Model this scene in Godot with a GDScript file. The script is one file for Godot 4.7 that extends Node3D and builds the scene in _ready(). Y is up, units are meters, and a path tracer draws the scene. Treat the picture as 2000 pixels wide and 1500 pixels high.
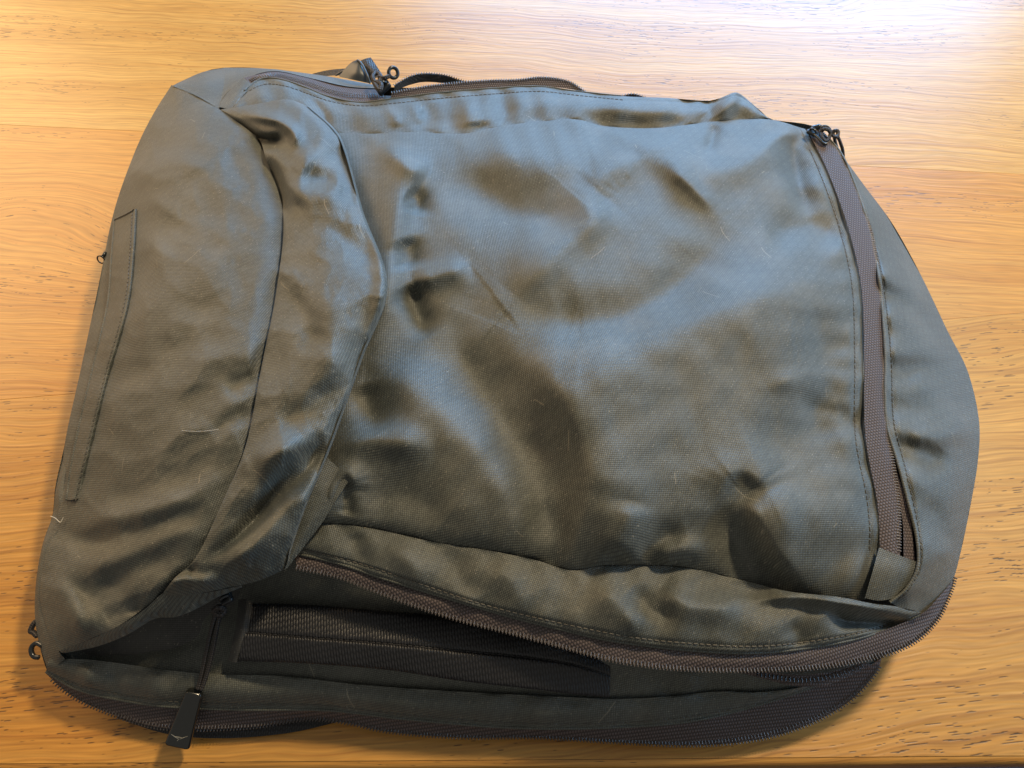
extends Node3D

# A soft travel backpack lying on an oak table, built panel by panel as lofted cloth.

const FOV := 53.0
const CAM_H := 0.5
const PITCH := 60.0
const GAIN := {"main": 1.55, "flap": 1.6, "left": 1.3, "top": 1.3, "near": 1.35, "right": 1.7, "side": 1.2, "low": 1.2}

var cam_pos := Vector3.ZERO
var cam_f := 1500.0
var fwd := Vector3.ZERO
var upv := Vector3.ZERO
var M := {}
var folds := {}
var rough_noise := FastNoiseLite.new()
var crease_noise := FastNoiseLite.new()
var bag: Node3D
var grids := {}
var maps := {}


# ---------------------------------------------------------------- plan helpers
# (a, b, h): a spot of the plan drawing and its height over the table top -> metres
func spot(u: float, v: float, h: float) -> Vector3:
	var d := fwd + Vector3.RIGHT * ((u - 1000.0) / cam_f) + upv * ((750.0 - v) / cam_f)
	return cam_pos + d * ((h - cam_pos.y) / d.y)


func catmull(a: Vector3, b: Vector3, c: Vector3, d: Vector3, t: float) -> Vector3:
	var t2 := t * t
	var t3 := t2 * t
	return 0.5 * (2.0 * b + (c - a) * t + (2.0 * a - 5.0 * b + 4.0 * c - d) * t2 + (3.0 * b - a - 3.0 * c + d) * t3)


func points(a: Array) -> PackedVector3Array:
	var out := PackedVector3Array()
	for i in range(0, a.size(), 3):
		out.append(Vector3(a[i], a[i + 1], a[i + 2]))
	return out


func smooth(p: PackedVector3Array, each: int) -> PackedVector3Array:
	var out := PackedVector3Array()
	var n := p.size()
	for i in n - 1:
		var a := p[i - 1] if i > 0 else 2.0 * p[0] - p[1]
		var d := p[i + 2] if i + 2 < n else 2.0 * p[n - 1] - p[n - 2]
		for k in each:
			out.append(catmull(a, p[i], p[i + 1], d, float(k) / each))
	out.append(p[n - 1])
	return out


func resample(q: PackedVector3Array, n: int, metric := Vector3.ONE) -> PackedVector3Array:
	var run := PackedFloat32Array([0.0])
	for i in range(1, q.size()):
		run.append(run[i - 1] + ((q[i] - q[i - 1]) * metric).length())
	var total := run[run.size() - 1]
	var out := PackedVector3Array()
	var k := 0
	for j in n:
		var want := total * j / (n - 1)
		while k < q.size() - 2 and run[k + 1] < want:
			k += 1
		var span := maxf(run[k + 1] - run[k], 1e-9)
		out.append(q[k].lerp(q[k + 1], clampf((want - run[k]) / span, 0.0, 1.0)))
	return out


func rail(a: Array, n: int) -> PackedVector3Array:
	return resample(smooth(points(a), 10), n, Vector3(1, 1, 400))


# a fold of the cloth: group, height in mm, width left and right of its line, plan points
func fold(group: String, amp: float, wl: float, wr: float, p: Array) -> void:
	var pts := PackedVector2Array()
	for i in range(0, p.size(), 2):
		pts.append(Vector2(p[i], p[i + 1]))
	# smooth the line
	var fine := PackedVector2Array()
	var n := pts.size()
	for i in n - 1:
		var a := pts[i - 1] if i > 0 else 2.0 * pts[0] - pts[1]
		var d := pts[i + 2] if i + 2 < n else 2.0 * pts[n - 1] - pts[n - 2]
		for k in 3:
			fine.append(pts[i].cubic_interpolate(pts[i + 1], a, d, k / 3.0))
	fine.append(pts[n - 1])
	var box := Rect2(fine[0], Vector2.ZERO)
	for q in fine:
		box = box.expand(q)
	if not folds.has(group):
		folds[group] = []
	folds[group].append([amp * 0.001 * GAIN.get(group, 1.5), wl, wr, fine, box.grow(2.4 * maxf(wl, wr))])


func lift(list: Array, u: float, v: float) -> float:
	var q := Vector2(u, v)
	var sum := 0.0
	for f in list:
		var box: Rect2 = f[4]
		if not box.has_point(q):
			continue
		var line: PackedVector2Array = f[3]
		var best := 1e9
		var side := 1.0
		var along := 0.0
		var n := line.size() - 1
		for i in n:
			var a := line[i]
			var ab := line[i + 1] - a
			var t := clampf((q - a).dot(ab) / ab.length_squared(), 0.0, 1.0)
			var away := q - a - ab * t
			var d := away.length_squared()
			if d < best:
				best = d
				side = ab.cross(away)
				along = (i + t) / n
		var w: float = f[1] if side < 0.0 else f[2]
		var ends := smoothstep(-0.08, 0.30, along) * smoothstep(-0.08, 0.30, 1.0 - along)
		sum += f[0] * ends * exp(-pow(best / (w * w), 0.9))
	return sum


# ---------------------------------------------------------------- mesh helpers
func grid_mesh(pos: PackedVector3Array, uv: PackedVector2Array, uv2: PackedVector2Array, nu: int, nv: int) -> ArrayMesh:
	var nor := PackedVector3Array()
	nor.resize(nu * nv)
	for i in nv:
		for j in nu:
			var du := pos[i * nu + mini(j + 1, nu - 1)] - pos[i * nu + maxi(j - 1, 0)]
			var dv := pos[mini(i + 1, nv - 1) * nu + j] - pos[maxi(i - 1, 0) * nu + j]
			var c := dv.cross(du)
			nor[i * nu + j] = c.normalized() if c.length_squared() > 1e-20 else Vector3.UP
	var idx := PackedInt32Array()
	idx.resize((nu - 1) * (nv - 1) * 6)
	var k := 0
	for i in nv - 1:
		for j in nu - 1:
			var a := i * nu + j
			idx[k] = a
			idx[k + 1] = a + 1
			idx[k + 2] = a + nu
			idx[k + 3] = a + 1
			idx[k + 4] = a + nu + 1
			idx[k + 5] = a + nu
			k += 6
	var arr := []
	arr.resize(Mesh.ARRAY_MAX)
	arr[Mesh.ARRAY_VERTEX] = pos
	arr[Mesh.ARRAY_NORMAL] = nor
	arr[Mesh.ARRAY_TEX_UV] = uv
	arr[Mesh.ARRAY_TEX_UV2] = uv2
	arr[Mesh.ARRAY_INDEX] = idx
	var tan := PackedFloat32Array()
	tan.resize(nu * nv * 4)
	for i in nv:
		for j in nu:
			var t := (pos[i * nu + mini(j + 1, nu - 1)] - pos[i * nu + maxi(j - 1, 0)]).normalized()
			var o := (i * nu + j) * 4
			tan[o] = t.x
			tan[o + 1] = t.y
			tan[o + 2] = t.z
			tan[o + 3] = 1.0
	arr[Mesh.ARRAY_TANGENT] = tan
	var m := ArrayMesh.new()
	m.add_surface_from_arrays(Mesh.PRIMITIVE_TRIANGLES, arr)
	return m


func put(called: String, mesh: Mesh, mat: Material, parent: Node) -> MeshInstance3D:
	var o := MeshInstance3D.new()
	o.name = called
	o.mesh = mesh
	o.material_override = mat
	parent.add_child(o, true)
	return o


# cloth lofted through rails that run across it; opts: group, turn (weave angle), pucker (per side), wave
func cloth(called: String, key: String, rows: Array, nu: int, nv: int, mat: Material, parent: Node, opts := {}) -> MeshInstance3D:
	var rails := []
	for r in rows:
		rails.append(rail(r, nu))
	var n := rails.size()
	var cuts := PackedFloat32Array([0.0])
	for i in range(1, n):
		var s := 0.0
		for j in range(0, nu, maxi(1, nu / 8)):
			s += ((rails[i][j] - rails[i - 1][j]) * Vector3(1, 1, 1500)).length()
		cuts.append(cuts[i - 1] + s)
	var list: Array = folds.get(opts.get("group", ""), [])
	var turn: float = opts.get("turn", 0.0)
	var puck: Array = opts.get("pucker", [0.0, 0.0, 0.0, 0.0])
	var reach: float = opts.get("reach", 0.12)
	var freq: float = opts.get("freq", 26.0)
	var noise_mm: float = opts.get("noise", 0.6)
	var dip: float = opts.get("dip", 0.0)
	var grooves: Array = opts.get("groove", [])
	var crumple: float = opts.get("crumple", 0.0)
	var lay: String = opts.get("lay", "")
	var tile: float = opts.get("tile", 1.0 / 0.0080)
	var cs := cos(turn)
	var sn := sin(turn)
	var pos := PackedVector3Array()
	var uv := PackedVector2Array()
	var uv2 := PackedVector2Array()
	var plan := PackedVector3Array()
	pos.resize(nu * nv)
	uv.resize(nu * nv)
	uv2.resize(nu * nv)
	plan.resize(nu * nv)
	for i in nv:
		var want := cuts[n - 1] * i / (nv - 1)
		var k := 0
		while k < n - 2 and cuts[k + 1] < want:
			k += 1
		var t := clampf((want - cuts[k]) / maxf(cuts[k + 1] - cuts[k], 1e-6), 0.0, 1.0)
		for j in nu:
			var b: Vector3 = rails[k][j]
			var c: Vector3 = rails[k + 1][j]
			var a: Vector3 = rails[k - 1][j] if k > 0 else 2.0 * b - c
			var d: Vector3 = rails[k + 2][j] if k + 2 < n else 2.0 * c - b
			var q := catmull(a, b, c, d, t)
			var s := float(j) / (nu - 1)
			var tt := float(i) / (nv - 1)
			var h := q.z + lift(list, q.x, q.y)
			h += noise_mm * 0.001 * 1.6 * rough_noise.get_noise_2d(q.x * 0.55, q.y * 0.55)
			if crumple > 0.0:
				h += crumple * 0.001 * (crease_noise.get_noise_2d(q.x + 0.4 * q.y, q.y - 0.3 * q.x) - 0.2)
			# gathers where the cloth is sewn to a zip
			if puck[0] > 0.0:
				h += puck[0] * 0.001 * exp(-tt / reach) * (1.0 - exp(-tt / (0.2 * reach))) * (sin(s * freq * 6.28 + 2.0 * sin(s * 13.0)) + rough_noise.get_noise_2d(s * 900.0, 10.0))
			if puck[1] > 0.0:
				h += puck[1] * 0.001 * exp(-(1.0 - tt) / reach) * (1.0 - exp(-(1.0 - tt) / (0.2 * reach))) * (sin(s * freq * 6.28 + 2.0 * sin(s * 11.0 + 1.0)) + rough_noise.get_noise_2d(s * 900.0, 90.0))
			if puck[2] > 0.0:
				h += puck[2] * 0.001 * exp(-s / reach) * (1.0 - exp(-s / (0.2 * reach))) * (sin(tt * freq * 6.28 + 2.0 * sin(tt * 12.0)) + rough_noise.get_noise_2d(tt * 900.0, 40.0))
			if puck[3] > 0.0:
				h += puck[3] * 0.001 * exp(-(1.0 - s) / reach) * (1.0 - exp(-(1.0 - s) / (0.2 * reach))) * (sin(tt * freq * 6.28 + 2.0 * sin(tt * 9.0 + 2.0)) + rough_noise.get_noise_2d(tt * 900.0, 70.0))
			if dip > 0.0:
				var edge := minf(minf(tt * nv, (1.0 - tt) * nv), minf(s * nu, (1.0 - s) * nu))
				h -= dip * 0.001 * exp(-edge / 2.2)
			for g in grooves:
				var gd: float = ((tt if g[0] == 1 else s) - g[1]) / g[3]
				h -= g[2] * 0.001 * exp(-gd * gd)
			if lay != "":
				h += height_at(lay, q.x, q.y)
			var p := spot(q.x, q.y, maxf(h, 0.002))
			var at := i * nu + j
			pos[at] = p
			plan[at] = Vector3(q.x, q.y, h)
			uv[at] = Vector2(p.x * cs - p.z * sn, p.x * sn + p.z * cs) * tile
			uv2[at] = Vector2(p.x, p.z) * 4.0
	grids[key] = [plan, nu, nv]
	return put(called, grid_mesh(pos, uv, uv2, nu, nv), mat, parent)


# the height of a finished panel under a plan spot
func height_at(key: String, u: float, v: float) -> float:
	if not maps.has(key):
		var m := PackedFloat32Array()
		m.resize(250 * 188)
		var plan: PackedVector3Array = grids[key][0]
		for p in plan:
			var c := clampi(int(p.x / 8.0), 0, 249) + clampi(int(p.y / 8.0), 0, 187) * 250
			m[c] = maxf(m[c], p.z)
		maps[key] = m
	var map: PackedFloat32Array = maps[key]
	var sum := 0.0
	var total := 0.0
	var cx := int(u / 8.0)
	var cy := int(v / 8.0)
	for dy in range(-2, 3):
		for dx in range(-2, 3):
			var x := clampi(cx + dx, 0, 249)
			var y := clampi(cy + dy, 0, 187)
			var h := map[x + y * 250]
			if h > 0.0:
				var d := Vector2((x + 0.5) * 8.0 - u, (y + 0.5) * 8.0 - v).length_squared()
				var wgt := exp(-d / 70.0) + 1e-6
				sum += h * wgt
				total += wgt
	return sum / total if total > 0.0 else 0.05


# a spot on a finished panel, s across and t down, in plan coordinates
func on_panel(key: String, s: float, t: float) -> Vector3:
	var g: Array = grids[key]
	var plan: PackedVector3Array = g[0]
	var nu: int = g[1]
	var nv: int = g[2]
	var x := clampf(s, 0, 1) * (nu - 1)
	var y := clampf(t, 0, 1) * (nv - 1)
	var j := mini(int(x), nu - 2)
	var i := mini(int(y), nv - 2)
	var a := plan[i * nu + j].lerp(plan[i * nu + j + 1], x - j)
	var b := plan[(i + 1) * nu + j].lerp(plan[(i + 1) * nu + j + 1], x - j)
	return a.lerp(b, y - i)


func to_world(p: PackedVector3Array) -> PackedVector3Array:
	var out := PackedVector3Array()
	for q in p:
		out.append(spot(q.x, q.y, q.z))
	return out


func many(called: String, mesh: Mesh, mat: Material, where: Array, parent: Node) -> void:
	var mm := MultiMesh.new()
	mm.transform_format = MultiMesh.TRANSFORM_3D
	mm.mesh = mesh
	mm.instance_count = where.size()
	for i in where.size():
		mm.set_instance_transform(i, where[i])
	var o := MultiMeshInstance3D.new()
	o.name = called
	o.multimesh = mm
	o.material_override = mat
	o.set_meta("kind", "stuff")
	parent.add_child(o, true)


# frames along a line of the plan: x along it, y up from the cloth
func frames(line: PackedVector3Array, pitch: float, up := Vector3.UP) -> Array:
	var w := to_world(line)
	var total := 0.0
	for i in range(1, w.size()):
		total += w[i].distance_to(w[i - 1])
	var n := maxi(2, int(total / pitch))
	var q := resample(w, n)
	var out := []
	for i in n:
		var t := (q[mini(i + 1, n - 1)] - q[maxi(i - 1, 0)]).normalized()
		var z := t.cross(up).normalized()
		var y := z.cross(t).normalized()
		out.append(Transform3D(Basis(t, y, z), q[i]))
	return out


func stitches(key: String, line: Array, parent: Node, mat: Material, lift_mm := 0.25) -> void:
	# line: s0, t0, s1, t1 on the panel
	var p := PackedVector3Array()
	for i in 121:
		var f := i / 120.0
		var q := on_panel(key, lerpf(line[0], line[2], f), lerpf(line[1], line[3], f))
		q.z += lift_mm * 0.001
		p.append(q)
	var out := []
	for t in frames(p, 0.0034):
		out.append(t)
	many("stitching", M.stitch_mesh, mat, out, parent)


# the folded edge of a panel beside a zip
func hem(key: String, line: Array, parent: Node) -> void:
	var p := PackedVector3Array()
	for i in 141:
		var f := i / 140.0
		p.append(on_panel(key, lerpf(line[0], line[2], f), lerpf(line[1], line[3], f)))
	put("hem", tube_mesh(to_world(p), 0.0008, 7), M.cloth, parent)


func tube_mesh(w: PackedVector3Array, r: float, sides := 8, flat := 1.0, taper := false) -> ArrayMesh:
	var n := w.size()
	var pos := PackedVector3Array()
	var uv := PackedVector2Array()
	var run := 0.0
	var side := Vector3.UP
	for i in n:
		var t := (w[mini(i + 1, n - 1)] - w[maxi(i - 1, 0)]).normalized()
		if i > 0:
			run += w[i].distance_to(w[i - 1])
		var x := (side - t * side.dot(t))
		if x.length() < 0.05:
			x = Vector3.RIGHT - t * t.x
		x = x.normalized()
		side = x
		var y := t.cross(x)
		var rr := r
		if taper and (i == 0 or i == n - 1):
			rr = r * 0.3
		for k in sides + 1:
			var a := -TAU * k / sides
			pos.append(w[i] + x * cos(a) * rr * flat + y * sin(a) * rr)
			uv.append(Vector2(run * 90.0, k / float(sides) * 0.6))
	var m := grid_mesh(pos, uv, uv, sides + 1, n)
	# outward normals
	var arr := m.surface_get_arrays(0)
	var nor: PackedVector3Array = arr[Mesh.ARRAY_NORMAL]
	for i in n:
		for k in sides + 1:
			nor[i * (sides + 1) + k] = (pos[i * (sides + 1) + k] - w[i]).normalized()
	arr[Mesh.ARRAY_NORMAL] = nor
	var o := ArrayMesh.new()
	o.add_surface_from_arrays(Mesh.PRIMITIVE_TRIANGLES, arr)
	return o


func cord(called: String, a: Array, r: float, mat: Material, parent: Node, closed := false) -> MeshInstance3D:
	var p := points(a)
	if closed:
		p.append(p[0])
	return put(called, tube_mesh(to_world(smooth(p, 6)), r, 9, 1.0, not closed), mat, parent)


# a box with rounded long edges between two outlines (top face and its thickness below)
func slab_mesh(outline: PackedVector2Array, thick: float, bevel: float) -> ArrayMesh:
	# outline in metres on the xz plane, top at y = thick
	var st := SurfaceTool.new()
	st.begin(Mesh.PRIMITIVE_TRIANGLES)
	var levels := [[bevel, 0.0], [bevel * 0.29, bevel * 0.29], [0.0, bevel], [0.0, thick - bevel], [bevel * 0.29, thick - bevel * 0.29], [bevel, thick]]
	var c := Vector2.ZERO
	for q in outline:
		c += q
	c /= outline.size()
	var n := outline.size()
	var loops := []
	for l in levels:
		var loop := PackedVector3Array()
		for i in n:
			var q := outline[i]
			var e1 := (outline[(i + 1) % n] - q).normalized()
			var e0 := (q - outline[(i + n - 1) % n]).normalized()
			var nn := (Vector2(e0.y, -e0.x) + Vector2(e1.y, -e1.x)).normalized()
			if nn.dot(q - c) < 0.0:
				nn = -nn
			q -= nn * l[0]
			loop.append(Vector3(q.x, l[1], q.y))
		loops.append(loop)
	st.set_smooth_group(1)
	for l in loops.size() - 1:
		for i in n:
			var a: Vector3 = loops[l][i]
			var b: Vector3 = loops[l][(i + 1) % n]
			var d: Vector3 = loops[l + 1][i]
			var e: Vector3 = loops[l + 1][(i + 1) % n]
			for q in [a, b, d, b, e, d]:
				st.add_vertex(q)
	st.set_smooth_group(2)
	var top: PackedVector3Array = loops[loops.size() - 1]
	for i in n:
		st.add_vertex(Vector3(c.x, thick, c.y))
		st.add_vertex(top[i])
		st.add_vertex(top[(i + 1) % n])
	st.set_smooth_group(3)
	var low: PackedVector3Array = loops[0]
	for i in n:
		st.add_vertex(Vector3(c.x, 0, c.y))
		st.add_vertex(low[(i + 1) % n])
		st.add_vertex(low[i])
	st.generate_normals()
	return st.commit()


func torus_mesh(inner: float, outer: float) -> TorusMesh:
	var t := TorusMesh.new()
	t.inner_radius = inner
	t.outer_radius = outer
	t.rings = 28
	t.ring_segments = 12
	return t


# ---------------------------------------------------------------- textures
func tile_texture(w: int, h: int, f: Callable) -> ImageTexture:
	var data := PackedByteArray()
	data.resize(w * h * 3)
	var k := 0
	for y in h:
		for x in w:
			var c: Color = f.call(x, y)
			data[k] = int(clampf(c.r, 0, 1) * 255.0)
			data[k + 1] = int(clampf(c.g, 0, 1) * 255.0)
			data[k + 2] = int(clampf(c.b, 0, 1) * 255.0)
			k += 3
	return ImageTexture.create_from_image(Image.create_from_data(w, h, false, Image.FORMAT_RGB8, data))


func weave_height(x: int, y: int) -> float:
	# plain weave, 8 x 8 threads in 128 pixels
	var cx := x / 16.0
	var cy := y / 16.0
	var ix := int(cx)
	var iy := int(cy)
	var fx := cx - ix - 0.5
	var fy := cy - iy - 0.5
	if (ix + iy) % 2 == 0:
		return clampf(1.0 - pow(absf(fy) * 2.0, 2.2) * 0.9, 0, 1) * (1.0 - 0.55 * pow(absf(fx) * 2.0, 2.0))
	return clampf(1.0 - pow(absf(fx) * 2.0, 2.2) * 0.9, 0, 1) * (1.0 - 0.55 * pow(absf(fy) * 2.0, 2.0))


func make_materials() -> void:
	var weave_img := Image.create(128, 128, false, Image.FORMAT_RGB8)
	for y in 128:
		for x in 128:
			var v := weave_height(x, y)
			weave_img.set_pixel(x, y, Color(v, v, v))
	var bump := weave_img.duplicate()
	bump.convert(Image.FORMAT_RGBA8)
	bump.bump_map_to_normal_map(5.0)
	var weave_normal := ImageTexture.create_from_image(bump)
	var tint := Image.create(128, 128, false, Image.FORMAT_RGB8)
	var rng := RandomNumberGenerator.new()
	rng.seed = 11
	var tone := PackedFloat32Array()
	for i in 64:
		tone.append(rng.randf_range(-0.08, 0.08))
	for y in 128:
		for x in 128:
			var v := 0.45 + 0.55 * weave_height(x, y) + tone[(y / 16) * 8 + x / 16]
			tint.set_pixel(x, y, Color(v, v, v))
	var weave_tint := ImageTexture.create_from_image(tint)
	# dust, pale scuffs and lint over the cloth
	var cloud := FastNoiseLite.new()
	cloud.seed = 5
	cloud.frequency = 0.006
	cloud.fractal_octaves = 5
	var cim := cloud.get_seamless_image(768, 768)
	var cb := cim.get_data()
	var step := cb.size() / (768 * 768)
	var dust := Image.create(768, 768, false, Image.FORMAT_RGBA8)
	for y in 768:
		for x in 768:
			var n := cb[(y * 768 + x) * step] / 255.0
			dust.set_pixel(x, y, Color(0.46, 0.455, 0.42, 0.17 * smoothstep(0.50, 0.85, n)))
	for i in 2600:
		var x := rng.randi_range(0, 766)
		var y := rng.randi_range(0, 766)
		dust.set_pixel(x, y, Color(0.72, 0.69, 0.62, rng.randf_range(0.15, 0.5)))
		if rng.randf() < 0.5:
			dust.set_pixel(x + 1, y, Color(0.72, 0.69, 0.62, 0.45))
			dust.set_pixel(x, y + 1, Color(0.72, 0.69, 0.62, 0.45))
	for i in 22:
		var q := Vector2(rng.randf() * 768.0, rng.randf() * 768.0)
		var ang := rng.randf() * TAU
		var strong := rng.randf_range(0.10, 0.32)
		for k in rng.randi_range(8, 46):
			dust.set_pixel(posmod(int(q.x), 768), posmod(int(q.y), 768), Color(0.68, 0.64, 0.56, strong * 1.4))
			dust.set_pixel(posmod(int(q.x) + 1, 768), posmod(int(q.y), 768), Color(0.68, 0.64, 0.56, strong))
			q += Vector2(cos(ang), sin(ang))
			ang += rng.randf_range(-0.09, 0.09)
	var lint_tex := ImageTexture.create_from_image(dust)
	var f := StandardMaterial3D.new()
	f.resource_name = "olive_grey_cordura"
	f.albedo_color = Color(0.108, 0.117, 0.096).linear_to_srgb()
	f.albedo_texture = weave_tint
	f.normal_enabled = true
	f.normal_texture = weave_normal
	f.normal_scale = 0.45
	f.roughness = 0.60
	f.metallic_specular = 0.62
	f.rim_enabled = true
	f.rim = 0.35
	f.rim_tint = 0.4
	f.detail_enabled = true
	f.detail_albedo = lint_tex
	f.detail_uv_layer = BaseMaterial3D.DETAIL_UV_2
	M.cloth = f
	var dk: StandardMaterial3D = f.duplicate()
	dk.resource_name = "lining_cloth"
	dk.albedo_color = Color(0.05, 0.05, 0.048).linear_to_srgb()
	M.lining = dk
	# zip tape: a knitted herringbone
	var tape := tile_texture(64, 64, func(x, y):
		var row := int(y / 8)
		var fx: float = fmod(x + (4 if row % 2 == 0 else 0), 8.0) / 8.0 - 0.5
		var fy: float = fmod(y, 8.0) / 8.0 - 0.5
		var v := 0.55 + 0.45 * clampf(1.0 - (fx * fx + fy * fy) * 4.0, 0, 1)
		return Color(v, v, v))
	var tape_n: Image = tape.get_image().duplicate()
	tape_n.convert(Image.FORMAT_RGBA8)
	tape_n.bump_map_to_normal_map(4.0)
	var z := StandardMaterial3D.new()
	z.resource_name = "brown_zip_tape"
	z.albedo_color = Color(0.150, 0.116, 0.114).linear_to_srgb()
	z.albedo_texture = tape
	z.normal_enabled = true
	z.normal_texture = ImageTexture.create_from_image(tape_n)
	z.normal_scale = 0.8
	z.roughness = 0.62
	M.tape = z
	var web := tile_texture(64, 64, func(x, y):
		var fx: float = fmod(x, 16.0) / 16.0 - 0.5
		var fy: float = fmod(y + (8 if int(x / 16) % 2 == 0 else 0), 32.0) / 32.0 - 0.5
		var v := 0.35 + 0.65 * clampf(1.0 - fx * fx * 4.0, 0, 1) * (1.0 - 0.5 * fy * fy * 4.0)
		return Color(v, v, v))
	var web_n: Image = web.get_image().duplicate()
	web_n.convert(Image.FORMAT_RGBA8)
	web_n.bump_map_to_normal_map(5.0)
	var b := StandardMaterial3D.new()
	b.resource_name = "black_webbing"
	b.albedo_color = Color(0.030, 0.030, 0.034).linear_to_srgb()
	b.albedo_texture = web
	b.normal_enabled = true
	b.normal_texture = ImageTexture.create_from_image(web_n)
	b.normal_scale = 1.0
	b.roughness = 0.45
	M.webbing = b
	var t := StandardMaterial3D.new()
	t.resource_name = "coil_teeth"
	t.albedo_color = Color(0.06, 0.05, 0.048).linear_to_srgb()
	t.roughness = 0.32
	t.metallic_specular = 0.7
	M.teeth = t
	var tb: StandardMaterial3D = t.duplicate()
	tb.albedo_color = Color(0.018, 0.018, 0.02).linear_to_srgb()
	tb.roughness = 0.2
	M.black_teeth = tb
	var s := StandardMaterial3D.new()
	s.resource_name = "sewing_thread"
	s.albedo_color = Color(0.085, 0.08, 0.068).linear_to_srgb()
	s.roughness = 0.5
	M.thread = s
	var s2: StandardMaterial3D = s.duplicate()
	s2.albedo_color = Color(0.018, 0.018, 0.02).linear_to_srgb()
	M.black_thread = s2
	var p := StandardMaterial3D.new()
	p.resource_name = "glossy_black_plastic"
	p.albedo_color = Color(0.012, 0.013, 0.012).linear_to_srgb()
	p.roughness = 0.16
	p.metallic_specular = 0.6
	M.plastic = p
	var mt := StandardMaterial3D.new()
	mt.resource_name = "blackened_metal"
	mt.albedo_color = Color(0.05, 0.055, 0.06).linear_to_srgb()
	mt.metallic = 0.7
	mt.roughness = 0.25
	M.metal = mt
	var bk := StandardMaterial3D.new()
	bk.resource_name = "grey_buckle_plastic"
	bk.albedo_color = Color(0.05, 0.06, 0.068).linear_to_srgb()
	bk.roughness = 0.4
	M.buckle = bk
	var c := StandardMaterial3D.new()
	c.resource_name = "braided_cord"
	c.albedo_color = Color(0.06, 0.052, 0.05).linear_to_srgb()
	c.albedo_texture = tape
	c.normal_enabled = true
	c.normal_texture = z.normal_texture
	c.roughness = 0.55
	M.cord = c
	var wt := StandardMaterial3D.new()
	wt.resource_name = "white_lint"
	wt.albedo_color = Color(0.6, 0.58, 0.52).linear_to_srgb()
	wt.roughness = 0.9
	M.lint = wt
	var gl := StandardMaterial3D.new()
	gl.resource_name = "worn_mark"
	gl.albedo_color = Color(0.30, 0.29, 0.25).linear_to_srgb()
	gl.roughness = 0.4
	M.mark = gl
	var cap := CapsuleMesh.new()
	cap.radius = 0.00045
	cap.height = 0.0026
	cap.radial_segments = 6
	cap.rings = 2
	M.stitch_mesh = turned(cap, Basis(Vector3.FORWARD, PI / 2))
	var tooth := CapsuleMesh.new()
	tooth.radius = 0.00042
	tooth.height = 0.0030
	tooth.radial_segments = 6
	tooth.rings = 2
	M.tooth_mesh = turned(tooth, Basis(Vector3.RIGHT, PI / 2))


func turned(m: Mesh, b: Basis) -> ArrayMesh:
	var st := SurfaceTool.new()
	st.begin(Mesh.PRIMITIVE_TRIANGLES)
	st.append_from(m, 0, Transform3D(b, Vector3.ZERO))
	return st.commit()


# boards 1.3 m by 0.33 m of sawn oak: colour, and the depth of its open pores
func oak(seed_: int, light: Color, mid: Color, dark: Color, swirl: Vector2, pores: float) -> Array:
	var w := 2048
	var h := 768
	var a := FastNoiseLite.new()
	a.seed = seed_
	a.frequency = 1.0
	a.fractal_octaves = 3
	var b := FastNoiseLite.new()
	b.seed = seed_ + 7
	b.frequency = 1.0
	b.fractal_type = FastNoiseLite.FRACTAL_NONE
	var data := PackedByteArray()
	data.resize(w * h * 3)
	var low := PackedByteArray()
	low.resize(w * h)
	var k := 0
	for y in h:
		var fy := y * 0.33 / h
		for x in w:
			var fx := x * 1.6 / w
			var eye := exp(-pow((fx - swirl.x) / 0.07, 2.0) - pow((fy - swirl.y) / 0.035, 2.0))
			var yy := fy + 0.010 * b.get_noise_2d(fx * 2.6, fy * 5.0) + 0.0022 * b.get_noise_2d(fx * 14.0, fy * 30.0) + eye * 0.02
			var ring := a.get_noise_2d(fx * 1.0 + 40.0, yy * 30.0)
			var fine := a.get_noise_2d(fx * 5.0 + 9.0, yy * 260.0)
			var line := b.get_noise_2d(fx * 7.0 + 70.0, yy * 560.0)
			var silk := b.get_noise_2d(fx * 40.0 + 3.0, yy * 700.0)
			var t := clampf(0.45 + ring * 0.55 + fine * 0.5, 0, 1)
			var c := light.lerp(mid, t)
			c = c.lerp(dark, clampf(fine * 0.7 - 0.14, 0, 0.3))
			c = c * (1.0 + silk * 0.05 + line * 0.07)
			var p := b.get_noise_2d(fx * 55.0, yy * 1100.0) + ring * 0.35 + 0.25 * b.get_noise_2d(fx * 4.0, fy * 14.0)
			var open := smoothstep(pores, pores + 0.18, p)
			c = c.lerp(dark * 0.40, open * 0.8)
			data[k * 3] = int(clampf(c.r, 0, 1) * 255.0)
			data[k * 3 + 1] = int(clampf(c.g, 0, 1) * 255.0)
			data[k * 3 + 2] = int(clampf(c.b, 0, 1) * 255.0)
			low[k] = int(clampf(0.7 + fine * 0.35 + silk * 0.12 - open * 0.5, 0, 1) * 255.0)
			k += 1
	var im := Image.create_from_data(w, h, false, Image.FORMAT_RGB8, data)
	var lo := Image.create_from_data(w, h, false, Image.FORMAT_L8, low)
	return [ImageTexture.create_from_image(im), ImageTexture.create_from_image(lo)]


func wood_material(tex: Array, tint: Color, rough: float) -> StandardMaterial3D:
	var m := StandardMaterial3D.new()
	m.resource_name = "varnished_oak"
	m.albedo_color = Color(tint.r * 0.96, tint.g * 0.96, tint.b * 0.96)
	m.albedo_texture = tex[0]
	m.heightmap_enabled = true
	m.heightmap_texture = tex[1]
	m.heightmap_scale = 0.02
	m.roughness = rough
	m.metallic_specular = 0.5
	m.clearcoat_enabled = true
	m.clearcoat = 0.28
	m.clearcoat_roughness = 0.28
	return m


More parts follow.
